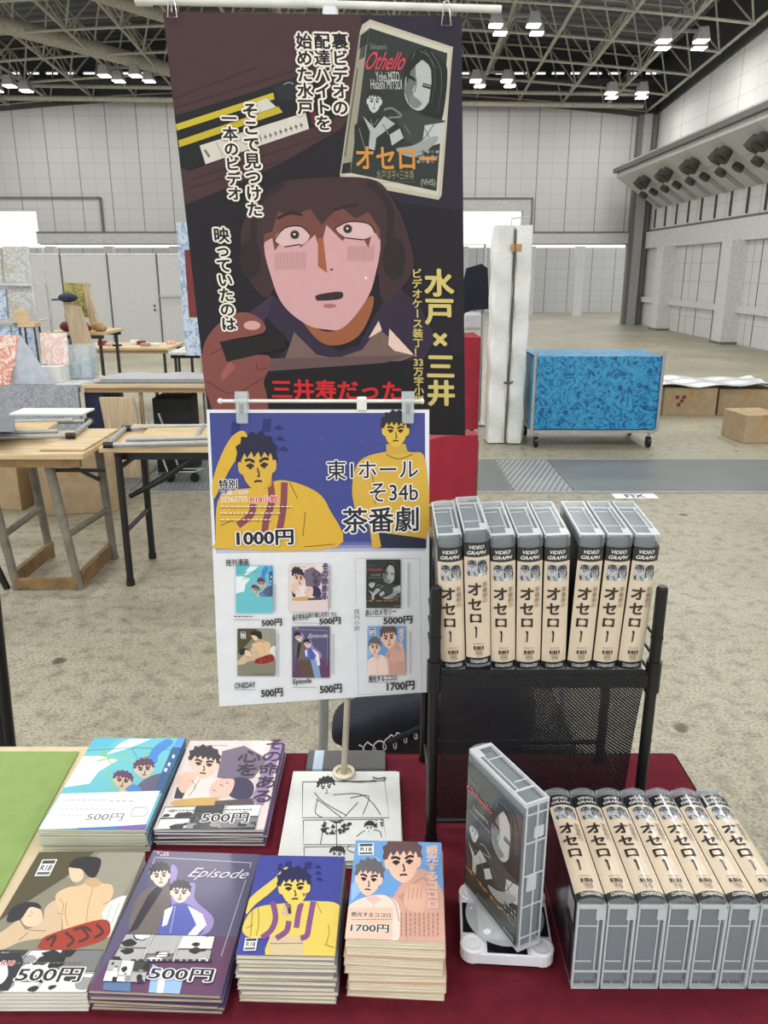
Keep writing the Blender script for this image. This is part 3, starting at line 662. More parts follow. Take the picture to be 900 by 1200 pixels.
f = MB(); f.prism([(-.08, 1.24), (.06, 1.2), (.17, .72), (-.02, .72)], -.02, .02, 'y'); f.build('backrest', 'wood_pale', t)
f = MB(); f.bbox(-.11, .13, -.22, .0, .7, .74, .01); f.build('seat', 'wood_pale', t)
for x in (-.1, .12):
    for y in (-.2, -.02): f = MB(); f.tube([(x, y, .7), (x, y, 0)], .012, 6); f.build('leg', 'grey_tube', t)
f = MB(); f.ball((0, 0, .02), (.085, .07, .04)); f.bbox(-.1, .02, -.12, -.03, .0, .012, .004); tag(f.build('cap', 'navy', loc=(-2.74, 7.12, 1.262)), 'dark blue cap on top of the beige chair back', 'cap')
t = thing('print_card', 'white card with pink picture standing on the white cartons at left', 'picture', (-2.5, 6.1, .822))
f = MB(); f.bbox(-.105, .105, 0, .008, 0, .235, .002); f.build('card', 'pink_pic', t, rot=(R(-6), 0, R(-4)))
f = MB(); f.box(-.03, .03, .01, .08, 0, .005); f.build('easel', 'white_paint', t)
f = MB(); f.box(-.08, .085, -.08, .08, 0, .01); f.box(-.08, .085, -.08, -.075, .01, .26); f.box(-.08, .085, .075, .08, .01, .26); f.box(-.08, -.075, -.08, .08, .01, .26); f.box(.08, .085, -.08, .08, .01, .26)
f.box(-.07, -.02, -.05, .05, .01, .12, m=1); f.box(.0, .07, -.05, .05, .01, .15, m=1)
tag(f.build('acrylic_case', ['acrylic', 'mag_blue'], loc=(-2.338, 6.24, .701)), 'clear acrylic case with pale prints inside, right of the pink card', 'case')
t = thing('banner_stand', 'narrow white and maroon pull-up stand partly hidden by the banner', 'banner', (-1.5, 6.5, 0))
f = MB(); f.box(-.1, .12, -.01, .01, .85, 1.86); f.box(-.05, .12, -.013, -.01, 1.15, 1.66, m=1); f.build('panel', ['mag_blue', 'maroon'], t)
f = MB(); f.tube([(.02, .02, 0), (.02, .02, 1.8)], .012, 6); f.box(-.15, .15, -.1, .1, 0, .03); f.build('pole', 'grey_tube', t)
# right of the banner
t = thing('draped_table', 'table under a red plastic drape, right beside the banner', 'table', (.5, 7.6, 0))
f = MB(); f.sheet(lambda u, v: (-.35 + .72 * u + .012 * math.sin(22 * u) * v, -.32 - .015 * math.sin(17 * u) * v - .03 * v, .93 - .83 * v), 40, 8); f.sheet(lambda u, v: (-.35 + .72 * u, -.32 + .6 * v, .93 + .004 * math.sin(20 * u)), 10, 6); f.sheet(lambda u, v: (.37 + .01 * math.sin(15 * u) * v, -.32 + .6 * u, .93 - .83 * v), 12, 6); f.build('drape', 'red_cloth', t)
f = MB(); f.box(-.33, .35, -.3, .26, .89, .922); f.build('table_top', 'wood_top', t)
for x in (-.3, .32):
    for y in (-.28, .24): f = MB(); f.tube([(x, y, .9), (x, y, 0)], .02, 8); f.build('leg', 'black_metal', t)
t = thing('clothes_rack', 'clothes rack hung with a dark navy garment and clear bag, above the red drape', 'rack', (.78, 8.1, 0))
f = MB(); f.tube([(-.2, 0, 0), (-.2, 0, 1.75), (.2, 0, 1.75), (.2, 0, 0)], .014, 8); f.box(-.25, -.15, -.2, .2, 0, .02); f.box(.15, .25, -.2, .2, 0, .02); f.build('frame', 'grey_tube', t)
f = MB(); f.prism([(-.04, .68), (.1, .72), (.16, .68), (.19, .3), (.0, .28), (-.06, .22), (-.13, .26)], -.05, .03, 'y', M=Matrix.Translation((.06, -.05, .85))); tag(f.build('hanging_garment', 'navy_cloth', loc=(.78, 8.1, 0)), 'dark navy garment hanging on the clothes rack', 'clothing')
f = MB(); f.bbox(-.08, .09, -.1, -.02, .95, 1.12, .03); tag(f.build('clear_bag', 'plastic_wrap', loc=(.86, 8.02, 0)), 'clear plastic bag below the navy garment', 'bag')
f = MB(); f.bbox(-.2, -.06, -.05, .05, 0, .34, .02); f.bbox(-.06, .1, -.05, .05, 0, .12, .01, m=1); tag(f.build('goods_pile', ['charcoal_cloth', 'paper'], loc=(.62, 7.5, .935)), 'dark and pale goods on the red-draped table', 'goods')
t = thing('wrapped_pillar', 'tall pair of slabs wrapped in white foam and tied with a cord', 'bundle', (1.09, 7.2, 0))
for x0, x1 in ((-.155, .012), (.018, .17)):
    f = MB(); rd = random.Random(int(x0 * 1000)); ph = rd.uniform(0, 6)
    def slab(u, v, x0=x0, x1=x1, ph=ph):
        a = 2 * math.pi * u; cx, cy = math.cos(a), math.sin(a); e = .28; sx_ = abs(cx) ** e * (1 if cx > 0 else -1); sy_ = abs(cy) ** e * (1 if cy > 0 else -1)
        k = 1 - .06 * (abs(v - .5) * 2) ** 12; w = .012 * math.sin(9 * v * 3 + ph + 5 * u) + .007 * math.sin(31 * v + 11 * u + ph)
        return ((x0 + x1) / 2 + (x1 - x0) / 2 * sx_ * k + w * .5, .14 * sy_ * k + w, .01 + 1.86 * v)
    f.sheet(slab, 40, 60); f.prism([slab(i / 20, 1)[:2] for i in range(20)], 1.868, 1.872, 'z'); f.build('foam_slab', 'foam', t)
f = MB(); f.tube([(.015, -.15, 1.84), (.018, -.155, 1.2), (.012, -.155, .6), (.0, -.15, .03)], .008, 6); f.tube([(.015, -.15, .55), (-.03, -.17, .56)], .01, 6); f.tube([(.015, -.155, .55), (.05, -.16, .57)], .008, 6); f.build('cord', 'cord', t)
f = MB(); f.box(-.02, .07, -.156, -.15, 1.66, 1.72); f.build('tape_patch', 'tape_brown', t)
f = MB(); f.tube([(0, 0, 1.87), (0, 0, 1.93), (.16, 0, 1.95)], .006, 5); f.build('wire', 'grey_tube', t)
t = thing('blue_cart', 'wheeled cart covered in a blue watery print, right of the foam pillar', 'cart', (1.85, 7.2, 0))
f = MB()
def cover(u, v):
    p = [(-.55, -.3), (.55, -.3), (.55, .35), (-.55, .35), (-.55, -.3)]; k = u * 4; i = min(3, int(k)); q = k - i
    return (p[i][0] + (p[i + 1][0] - p[i][0]) * q, p[i][1] + (p[i + 1][1] - p[i][1]) * q + .01 * math.sin(30 * u) * v, .80 - .63 * v)
f.sheet(cover, 64, 8, smooth=False); f.box(-.55, .55, -.3, .35, .79, .803); f.build('cover', 'blue_print', t)
f = MB(); f.box(-.54, .54, -.29, .34, .13, .16); f.tube([(-.55, -.31, .15), (-.55, -.31, .85)], .014, 8); f.tube([(.55, -.31, .15), (.55, -.31, .85)], .014, 8); f.build('frame', 'grey_tube', t)
for x in (-.5, .5):
    for y in (-.26, .3):
        f = MB(); f.tube([(x - .014, y, .05), (x + .014, y, .05)], .05, 14); f.tube([(x, y, .06), (x, y, .14)], .012, 6, m=1); f.build('caster', ['black_plastic', 'grey_tube'], t)
for i, (x, y, w, h, rz, n, pr) in enumerate([(3.32, 8.75, .56, .30, -.06, 'with red print on its side, under clear wrap', True), (3.95, 8.8, .6, .28, -.05, 'at the right edge, behind the nearest one', False), (3.42, 7.3, .36, .26, .1, 'nearest one at the right edge of the photo', False), (2.72, 9.2, .55, .30, -.06, 'left of the one with red print', False)]):
    carton('cardboard box on the hall floor, ' + n, (x, y, 0), w, .4, h, rz, print_=pr, group='cardboard boxes on the right')
f = MB(); f.sheet(lambda u, v: (2.5 + 1.75 * u, 8.5 + .75 * v, .335 + .012 * math.sin(23 * u + 3 * v) + .01 * math.sin(17 * v + 9 * u)), 60, 16); f.sheet(lambda u, v: (2.5 + 1.75 * u, 8.5 + .75 * v, .329 + .012 * math.sin(23 * u + 3 * v) + .01 * math.sin(17 * v + 9 * u)), 60, 16)
tag(f.build('wrapping_sheet', 'plastic_wrap'), 'crumpled white plastic sheet laid over the row of boxes', 'sheeting')
# red cloth over a brown chair, seen just below the banner
t = thing('brown_chair', 'brown wooden chair behind the banner, mostly under a red cloth', 'chair', (.26, 3.1, 0))
f = MB()
for x in (-.1, .1): f.box(x - .015, x + .015, -.02, .02, 0, .86); f.box(x - .015, x + .015, .3, .33, 0, .44)
f.box(-.115, .115, -.015, .015, .5, .58); f.box(-.115, .115, -.015, .015, .75, .84); f.build('frame', 'wood_old', t)
f = MB(); f.bbox(-.12, .12, -.03, .36, .43, .46, .01); f.build('seat', 'wood_old', t)
f = MB(); f.sheet(lambda u, v: (-.13 + .24 * u + .006 * math.sin(16 * u) * v, -.035 + .008 * math.sin(20 * u) * v, .885 - .05 * (1 - u) ** 4 - .26 * v), 20, 8); f.sheet(lambda u, v: (-.13 + .24 * u, -.035 + .09 * v, .885 - .05 * (1 - u) ** 4), 12, 4); f.sheet(lambda u, v: (-.13 + .24 * u + .006 * math.sin(16 * u) * v, .055 + .008 * math.sin(20 * u) * v, .885 - .05 * (1 - u) ** 4 - .26 * v), 20, 8)
tag(f.build('red_cloth', 'red_cloth', loc=(.26, 3.1, 0)), 'red cloth draped over the back of the brown chair', 'cloth')
# ------------------------------------------------------------------ the stall: tables and cloths
ink_mat('ink_cloth', .75); ink_mat('ink_paper', .55); ink_mat('ink_gloss', .5, .12); ink_mat('ink_film', .3, .8)
mat('wine_cloth', (100, 25, 39), .9, var=.12, scale=40, bump=.25, bscale=400, spec=.2); mat('green_cloth', (142, 166, 100), .9, var=.06, scale=30, bump=.2, bscale=300, spec=.2)
mat('table_beige', (214, 196, 160), .5, stretch=(12, 1, 1), scale=4, var=.08); mat('page_edge', (226, 218, 194), .8, stretch=(1, 1, 60), scale=30, var=.12); mat('page_white', (222, 220, 210), .8, stretch=(1, 1, 60), scale=30, var=.1); mat('page_tan', (190, 176, 146), .8, stretch=(1, 1, 60), scale=30, var=.2)
mat('white_plastic', (226, 228, 234), .35, var=.03, coat=.2); mat('solar_black', (14, 14, 16), .12); mat('cream_ring', (226, 216, 190), .5); mat('pole_cream', (190, 182, 164), .35, metal=.4)
clear_mat('clip_clear', (226, 232, 234), .35, .08); clear_mat('case_wall', (196, 204, 208), .24, .22); clear_mat('case_edge', (226, 231, 234), .62, .25)
mat('case_tray', (104, 115, 121), .4, var=.06); mat('chrome', (200, 200, 200), .2, metal=1); mat('rod_white', (222, 222, 216), .4)
TZ = .70
def legged(name, label, x0, x1, y0, y1, top):
    t = thing(name, label, 'table', ((x0 + x1) / 2, (y0 + y1) / 2, 0)); w, d = (x1 - x0) / 2, (y1 - y0) / 2
    f = MB(); f.bbox(-w, w, -d, d, TZ - .032, TZ - .002, .004); f.build('table_top', top, t)
    for x in (-w + .05, w - .05):
        for y in (-d + .05, d - .05): f = MB(); f.tube([(x, y, TZ - .03), (x, y, 0)], .014, 8); f.build('leg', 'grey_tube', t)
    return t
legged('stall_table', 'folding table under the wine-red cloth', -.472, .497, .575, 1.19, 'table_beige')
legged('neighbour_table', 'pale beige neighbouring table partly covered by green felt', -1.45, -.478, .62, 1.222, 'table_beige')
def cloth_cover(name, label, x0, x1, y0, y1, z, drops, m, skew=0):
    f = MB(); th = .0018
    f.bbox(x0, x1, y0, y1, z - th, z, .0006)
    def skirt(p, q, n):
        L = math.hypot(q[0] - p[0], q[1] - p[1])
        for o in (0, -.002):
            f.sheet(lambda u, v: (p[0] + (q[0] - p[0]) * u + n[0] * (o + .002 + .012 * v * (1 + math.sin(u * L * 40))), p[1] + (q[1] - p[1]) * u + n[1] * (o + .002 + .012 * v * (1 + math.sin(u * L * 40 + 1))), z - drop * v), max(8, int(L * 70)), 6)
    for side, drop in drops.items():
        if side == 'back': skirt((x0, y1), (x1, y1), (0, 1))
        if side == 'front': skirt((x0, y0), (x1, y0), (0, -1))
        if side == 'right': skirt((x1, y0), (x1, y1), (1, 0))
    o = f.build(name, m); return tag(o, label, 'tablecloth')
cloth_cover('tablecloth', 'wine-red cloth covering the stall table', -.474, .502, .57, 1.193, TZ + .0005, {'back': .25, 'front': .45, 'right': .3}, 'wine_cloth')
f = MB(); f.prism([(-1.45, .60), (-.498, .60), (-.531, 1.2), (-1.45, 1.2)], TZ - .0015, TZ + .001); tag(f.build('felt_cloth', 'green_cloth'), 'light green felt cloth on the neighbouring table at left', 'tablecloth')
ZT = TZ + .001

# ------------------------------------------------------------------ print designs (drawn in photo-measured coordinates of each print)
SK = (226, 190, 166); BK = (28, 26, 32)
def badge(A, x0, y0, x1, y1, sk=0):
    d = (y1 - y0); P = lambda u, v: (x0 + (x1 - x0) * u - sk * v, y0 + d * v)
    A.poly([P(0, 0), P(1, 0), P(1, 1), P(0, 1)], (236, 236, 234)); A.poly([P(.08, .06), P(.92, .06), P(.92, .26), P(.08, .26)], (60, 60, 62)); A.poly([P(.08, .76), P(.92, .76), P(.92, .92), P(.08, .92)], (90, 90, 92))
    A.text('R18', P(.16, .34), P(.86, .68), (30, 30, 32), .02)
def manga(A, quad, seed):
    """a strip of tiny black and white comic panels"""
    rd = random.Random(seed); a, b, c, d = quad
    P = lambda u, v: ((a[0] * (1 - u) + b[0] * u) * (1 - v) + (d[0] * (1 - u) + c[0] * u) * v, (a[1] * (1 - u) + b[1] * u) * (1 - v) + (d[1] * (1 - u) + c[1] * u) * v)
    A.poly(quad, (212, 212, 210))
    for (u0, u1, v0, v1) in ((0, .3, 0, .48), (.32, .62, 0, .7), (.64, 1, 0, .5), (0, .3, .52, 1), (.32, .62, .74, 1), (.64, 1, .54, 1)):
        g = rd.choice([(120, 120, 122), (176, 176, 176), (226, 226, 224), (60, 60, 64)]); A.poly([P(u0, v0), P(u1, v0), P(u1, v1), P(u0, v1)], g)
        for q in range(3):
            cu, cv, r = rd.uniform(u0, u1), rd.uniform(v0, v1), rd.uniform(.03, .1)
            A.poly([P(min(1, max(0, cu + r * math.cos(t) * rd.uniform(.6, 1.2))), min(1, max(0, cv + 1.8 * r * math.sin(t) * rd.uniform(.6, 1.2)))) for t in [k * .785 for k in range(8)]], rd.choice([(30, 30, 34), (236, 236, 236), (150, 150, 150), (40, 40, 44)]), True)
        A.line([P(u0, v0), P(u1, v0), P(u1, v1), P(u0, v1), P(u0, v0)], abs(b[0] - a[0]) * .008, (50, 50, 52), False)
def othello(A):
    A.view(395, 20, 5.457); A.poly([(205, 70), (705, 235), (635, 1122), (85, 1005)], (44, 50, 46))
    A.poly([(440, 300), (500, 215), (580, 205), (660, 270), (705, 340), (690, 560), (655, 680), (560, 640), (480, 560), (430, 420)], (30, 33, 31), True)
    A.poly([(455, 330), (520, 270), (600, 330), (612, 420), (590, 540), (530, 605), (460, 570), (430, 480)], (176, 180, 176), True)
    A.poly([(455, 330), (500, 300), (505, 420), (480, 480), (500, 540), (460, 570), (430, 480)], (104, 110, 106))
    A.line([(450, 370), (495, 400)], 9, (30, 32, 30)); A.line([(548, 430), (600, 446)], 9, (30, 32, 30)); A.line([(505, 400), (500, 470), (480, 490)], 6, (70, 74, 70)); A.line([(470, 535), (525, 555)], 8, (60, 62, 60))
    A.poly([(370, 620), (470, 600), (560, 640), (690, 670), (680, 800), (540, 850), (420, 780)], (58, 63, 60)); A.poly([(560, 700), (690, 680), (680, 810), (540, 850)], (184, 188, 184)); A.line([(620, 690), (560, 780), (500, 830)], 7, (110, 114, 110))
    A.poly([(110, 700), (200, 630), (290, 640), (420, 720), (430, 800), (330, 880), (110, 900)], (36, 40, 38)); A.poly([(165, 640), (240, 720), (300, 640), (370, 690), (250, 780), (240, 860), (200, 850), (210, 740)], (170, 174, 170))
    A.poly([(335, 760), (400, 720), (425, 780), (350, 830)], (176, 180, 176)); A.line([(300, 600), (350, 590), (410, 640), (330, 650)], 12, (120, 124, 120))
    A.head(238, 545, 100, 150, (190, 194, 190), (40, 42, 40), .08, (50, 52, 50))
    for p in ([(500, 225), (460, 320), (440, 430)], [(560, 215), (610, 300), (625, 420), (600, 560)], [(600, 225), (660, 330), (665, 480), (640, 620)], [(530, 220), (590, 260), (640, 340)]): A.line(p, 7, (86, 92, 88), taper=True)
    A.poly([(430, 330), (500, 250), (560, 262), (515, 300), (470, 350), (450, 430)], (30, 33, 31)); A.poly([(560, 262), (620, 330), (618, 450), (585, 560), (604, 420), (600, 340)], (30, 33, 31))
    A.line([(455, 385), (500, 412)], 12, (24, 26, 25)); A.line([(545, 445), (598, 462)], 12, (24, 26, 25)); A.poly([(470, 500), (500, 520), (540, 560), (500, 590), (465, 560)], (120, 125, 121), True)
    for p in ([(140, 720), (180, 860)], [(290, 690), (330, 760)], [(215, 660), (230, 700), (262, 660)], [(560, 720), (600, 800)], [(430, 700), (470, 760)]): A.line(p, 6, (110, 114, 110))
    A.poly([(380, 850), (480, 830), (620, 770), (640, 800), (520, 900), (420, 890)], (150, 154, 150), True)
    for q in range(14): A.ell(520 + (q % 5) * 30, 870 + (q // 5) * 32, 12, 11, (92, 97, 93) if q % 2 else (140, 144, 140), 8)
    A.text("Shakespeare's", (208, 170), (318, 225), (130, 132, 130)); A.text('Othello', (188, 225), (440, 345), (196, 66, 78), .012, shear=.5)
    A.text('Yohei MITO', (245, 352), (398, 422), (196, 200, 196)); A.text('Hisashi MITSUI', (213, 402), (414, 470), (196, 200, 196))
    A.text('オセロー', (118, 838), (636, 985), (206, 140, 62), .022)
    A.text('水戸洋平×三井寿', (250, 985), (492, 1050), (150, 140, 110)); A.scribble(252, 1052, 500, 1075, 1, (130, 126, 104), 3, 4); A.text('(VHS)', (535, 1045), (628, 1098), (170, 168, 150), .01)
def d_teal(A, band=True):
    A.view(0, 840, 3.75); A.fill((104, 188, 200))
    A.poly([(375, 172), (440, 168), (520, 182), (440, 232), (400, 285), (285, 305), (330, 240)], (226, 236, 238)); A.poly([(530, 112), (570, 92), (662, 88), (565, 132), (470, 162)], (226, 236, 238))
    A.poly([(400, 95), (520, 92), (480, 130), (390, 150)], (84, 180, 204)); A.poly([(650, 185), (676, 125), (735, 84), (765, 100), (705, 150), (695, 188)], (62, 132, 206), True)
    for p in ([(455, 130), (480, 180), (500, 210)], [(430, 190), (500, 175), (545, 190)], [(470, 225), (505, 300), (480, 310)], [(440, 150), (470, 160)], [(540, 150), (600, 190), (660, 140)]): A.line(p, 5, (150, 190, 90))
    A.line([(385, 150), (600, 128), (760, 130)], 2.5, (60, 120, 150)); A.line([(580, 130), (610, 170), (660, 160)], 2, (50, 90, 130))
    A.poly([(600, 320), (640, 265), (720, 232), (760, 262), (740, 318)], (96, 90, 116), True); A.poly([(545, 325), (590, 285), (630, 300), (620, 325)], (72, 132, 196), True); A.poly([(520, 325), (545, 300), (580, 325)], (196, 190, 160))
    A.head(640, 218, 92, 78, (204, 182, 164), (88, 56, 78), -.1); A.head(545, 272, 86, 74, (206, 178, 150), (92, 54, 92), .15)
    A.poly([(785, 82), (832, 70), (812, 122), (763, 120)], (84, 152, 220)); A.poly([(763, 118), (822, 118), (740, 320), (690, 320)], (40, 92, 140)); A.line([(775, 150), (770, 165)], 12, (206, 220, 230)); A.line([(758, 185), (752, 200)], 12, (206, 220, 230)); A.line([(744, 210), (738, 225)], 14, (206, 220, 230))
    if band:
        A.poly([(280, 332), (722, 312), (664, 472), (182, 492)], (232, 235, 236)); A.poly([(182, 490), (350, 484), (340, 505), (170, 505)], (110, 190, 190)); A.poly([(350, 484), (530, 478), (520, 505), (340, 505)], (60, 130, 200)); A.poly([(530, 478), (668, 470), (660, 500), (520, 505)], (120, 96, 170))
        A.text('500円', (398, 418), (546, 452), (104, 106, 112), .0); A.scribble(300, 345, 480, 372, 1, (160, 162, 166), 3, 3); A.scribble(490, 348, 600, 376, 1, (140, 142, 148), 3, 5); A.scribble(275, 385, 520, 412, 1, (165, 167, 170), 2.5, 7); A.scribble(270, 418, 370, 440, 1, (165, 167, 170), 2.5, 9); A.line([(590, 430), (600, 395), (650, 392), (668, 410), (650, 432), (590, 432)], 2.5, (160, 162, 166))
def d_purple(A, band=True):
    A.view(160, 840, 4.737); A.fill((222, 207, 203))
    A.poly([(470, 190), (590, 160), (725, 235), (645, 340), (560, 360), (440, 335)], (112, 98, 120)); A.poly([(752, 120), (815, 120), (705, 500), (632, 475)], (152, 128, 168)); A.poly([(630, 130), (740, 125), (690, 210), (640, 170)], (232, 220, 212))
    A.scribble(335, 152, 500, 168, 1, (120, 110, 112), 4, 2)
    A.poly([(205, 455), (240, 350), (320, 310), (430, 345), (420, 455)], (228, 220, 214), True); A.poly([(200, 452), (218, 385), (262, 420), (246, 455)], (52, 46, 60)); A.poly([(225, 330), (290, 300), (330, 330), (260, 420), (225, 390)], (226, 190, 172), True)
    A.line([(300, 350), (320, 390), (280, 440)], 3, (120, 100, 100)); A.line([(345, 345), (310, 400)], 3, (120, 100, 100))
    A.head(368, 262, 165, 165, (228, 192, 174), (44, 38, 50), .12)
    A.poly([(520, 352), (590, 336), (645, 378), (632, 450), (545, 458), (500, 420)], (50, 48, 78), True); A.poly([(398, 400), (440, 352), (528, 345), (535, 385), (500, 440), (410, 444)], (228, 190, 176), True)
    A.line([(455, 375), (475, 385)], 4, (70, 50, 60)); A.line([(415, 405), (432, 412)], 4, (120, 70, 76)); A.line([(490, 365), (505, 372)], 4, (70, 50, 60))
    A.poly([(212, 462), (432, 450), (425, 492), (205, 494)], (202, 164, 92), True); A.poly([(430, 470), (640, 455), (652, 490), (425, 494)], (84, 66, 74))
    A.vtext('その命ある', (768, 122), (690, 485), (52, 38, 62), .01, wide=1.05); A.vtext('心を', (628, 185), (600, 330), (52, 40, 60), .01, wide=1.1)
    if band:
        manga(A, [(150, 502), (692, 492), (662, 628), (95, 632)], 5); A.scribble(190, 512, 640, 534, 1, (70, 70, 72), 5, 3)
        A.text('500円', (365, 542), (612, 600), (34, 32, 36), .02, (238, 238, 236), .06); A.poly([(88, 630), (662, 626), (655, 650), (75, 650)], (46, 42, 68))
def d_oneday(A, band=True):
    A.view(0, 980, 5.29); A.fill((132, 128, 110)); A.poly([(240, 80), (620, 80), (460, 228), (60, 480), (-100, 600), (-420, 1000), (-300, 700)], (76, 70, 42)); A.poly([(640, 100), (920, 90), (700, 500), (430, 245)], (150, 147, 132))
    A.poly([(645, 450), (735, 380), (805, 390), (690, 615), (640, 570)], (224, 224, 220), True); A.line([(700, 420), (670, 520)], 4, (170, 170, 168)); A.line([(750, 410), (700, 540)], 4, (170, 170, 168))
    A.poly([(190, 570), (280, 515), (300, 435), (375, 398), (395, 580), (300, 622), (150, 645), (0, 705), (-160, 720), (-60, 640), (60, 560), (130, 512), (160, 552)], (206, 180, 146), True)
    A.poly([(370, 350), (440, 312), (520, 300), (560, 262), (612, 262), (645, 290), (700, 300), (714, 345), (690, 405), (645, 470), (640, 525), (440, 565), (410, 592), (400, 500), (366, 400)], (220, 186, 146), True); A.poly([(548, 262), (622, 262), (640, 300), (590, 318), (540, 296)], (196, 160, 120)); A.line([(590, 318), (560, 430), (548, 545)], 4, (164, 128, 92))
    A.poly([(450, 190), (520, 198), (532, 250), (505, 278), (468, 276), (448, 232)], (234, 196, 166), True); A.poly([(446, 188), (480, 142), (560, 128), (632, 140), (636, 185), (604, 252), (560, 246), (520, 204)], (26, 24, 28), True)
    A.poly([(150, 505), (170, 450), (240, 418), (278, 470), (276, 522), (232, 552), (178, 548)], (232, 196, 166), True); A.poly([(58, 512), (90, 440), (170, 402), (252, 408), (272, 445), (205, 432), (152, 500), (90, 524)], (32, 32, 44), True)
    for p in ([(385, 380), (410, 420), (400, 470)], [(430, 400), (420, 480), (440, 550)], [(650, 420), (690, 400)], [(372, 470), (410, 480)], [(205, 455), (225, 470)], [(190, 490), (215, 482)], [(195, 575), (300, 580)], [(130, 640), (190, 590)]): A.line(p, 3, (120, 84, 66))
    A.poly([(265, 650), (330, 600), (640, 512), (697, 572), (645, 642), (440, 698), (262, 692)], (158, 48, 32), True)
    for p in ([(300, 640), (360, 610), (330, 680)], [(420, 590), (470, 640), (430, 680)], [(520, 560), (560, 620), (500, 650)], [(610, 540), (650, 590), (600, 625)], [(470, 575), (540, 560), (580, 585)]): A.line(p, 17, (62, 36, 28))
    badge(A, 285, 142, 376, 242, 50)
    if band:
        manga(A, [(0, 700), (655, 702), (545, 972), (-330, 972)], 11); A.poly([(-200, 800), (0, 720), (140, 720), (160, 780), (60, 960), (-250, 965)], (40, 42, 52)); A.poly([(270, 720), (350, 700), (430, 740), (330, 790)], (34, 36, 42)); A.poly([(-30, 830), (40, 770), (60, 860), (0, 920)], (228, 226, 222), True)
        A.text('R18', (32, 768), (92, 800), (190, 60, 60), .02, (236, 230, 226), .05); A.scribble(100, 768, 530, 800, 1, (110, 100, 100), 9, 3); A.text('500円', (145, 815), (500, 905), (34, 34, 38), .02, (238, 238, 238), .06)
    else: A.text('ONEDAY', (60, 900), (520, 960), (96, 94, 84))
def d_episode(A, band=True):
    A.view(100, 980, 4.09); A.fill((86, 82, 114)); A.poly([(190, 468), (740, 476), (650, 775), (-10, 750)], (96, 60, 94))
    for p in ([(330, 100), (560, 112), (792, 126)], [(766, 205), (710, 390), (655, 570)], [(330, 100), (300, 180)], [(790, 126), (784, 150)]): A.line(p, 3, (190, 186, 204), False)
    for q in range(9): A.ell(330 + 12 * (q % 5) + 3 * q, 70 + 10 * (q // 3), 7, 5, (196, 160, 176), 7)
    A.poly([(405, 150), (440, 160), (430, 240), (520, 220), (525, 300), (610, 380), (605, 440), (560, 470), (500, 470), (420, 380)], (150, 132, 190), True)
    A.poly([(210, 462), (238, 300), (320, 236), (392, 238), (404, 310), (345, 462)], (108, 98, 96), True); A.poly([(200, 462), (296, 280), (340, 236), (368, 250), (246, 440)], (40, 38, 46))
    A.head(356, 188, 96, 104, (238, 208, 194), (36, 32, 40), -.1)
    A.poly([(355, 468), (384, 352), (440, 318), (505, 330), (560, 402), (545, 468)], (80, 92, 172), True); A.poly([(488, 328), (560, 368), (582, 420), (535, 470), (488, 472), (532, 420)], (228, 226, 228)); A.poly([(378, 350), (420, 330), (390, 420), (365, 430)], (228, 226, 228)); A.line([(430, 330), (405, 460)], 3, (190, 190, 210))
    A.head(452, 268, 98, 98, (238, 208, 194), (34, 32, 40), .05)
    A.text('Episode', (512, 150), (768, 216), (216, 212, 224), shear=.5)
    if band:
        A.poly([(80, 702), (215, 700), (210, 748), (75, 740)], (86, 116, 160)); A.poly([(320, 612), (470, 690), (450, 772), (300, 756)], (150, 184, 220)); A.poly([(355, 640), (390, 650), (370, 765), (340, 762)], (226, 232, 238))
        manga(A, [(190, 466), (622, 476), (596, 600), (120, 600)], 3); manga(A, [(110, 592), (305, 600), (282, 704), (76, 698)], 8)
        A.scribble(215, 578, 612, 612, 1, (60, 56, 66), 9, 6); A.text('500円', (320, 630), (606, 702), (34, 32, 40), .02, (240, 238, 240), .06)
    else: A.poly([(240, 470), (420, 470), (400, 740), (180, 740)], (92, 76, 62)); A.poly([(420, 470), (540, 470), (500, 760), (390, 750)], (130, 160, 200)); A.poly([(520, 420), (570, 440), (550, 560), (500, 560)], (226, 224, 228))
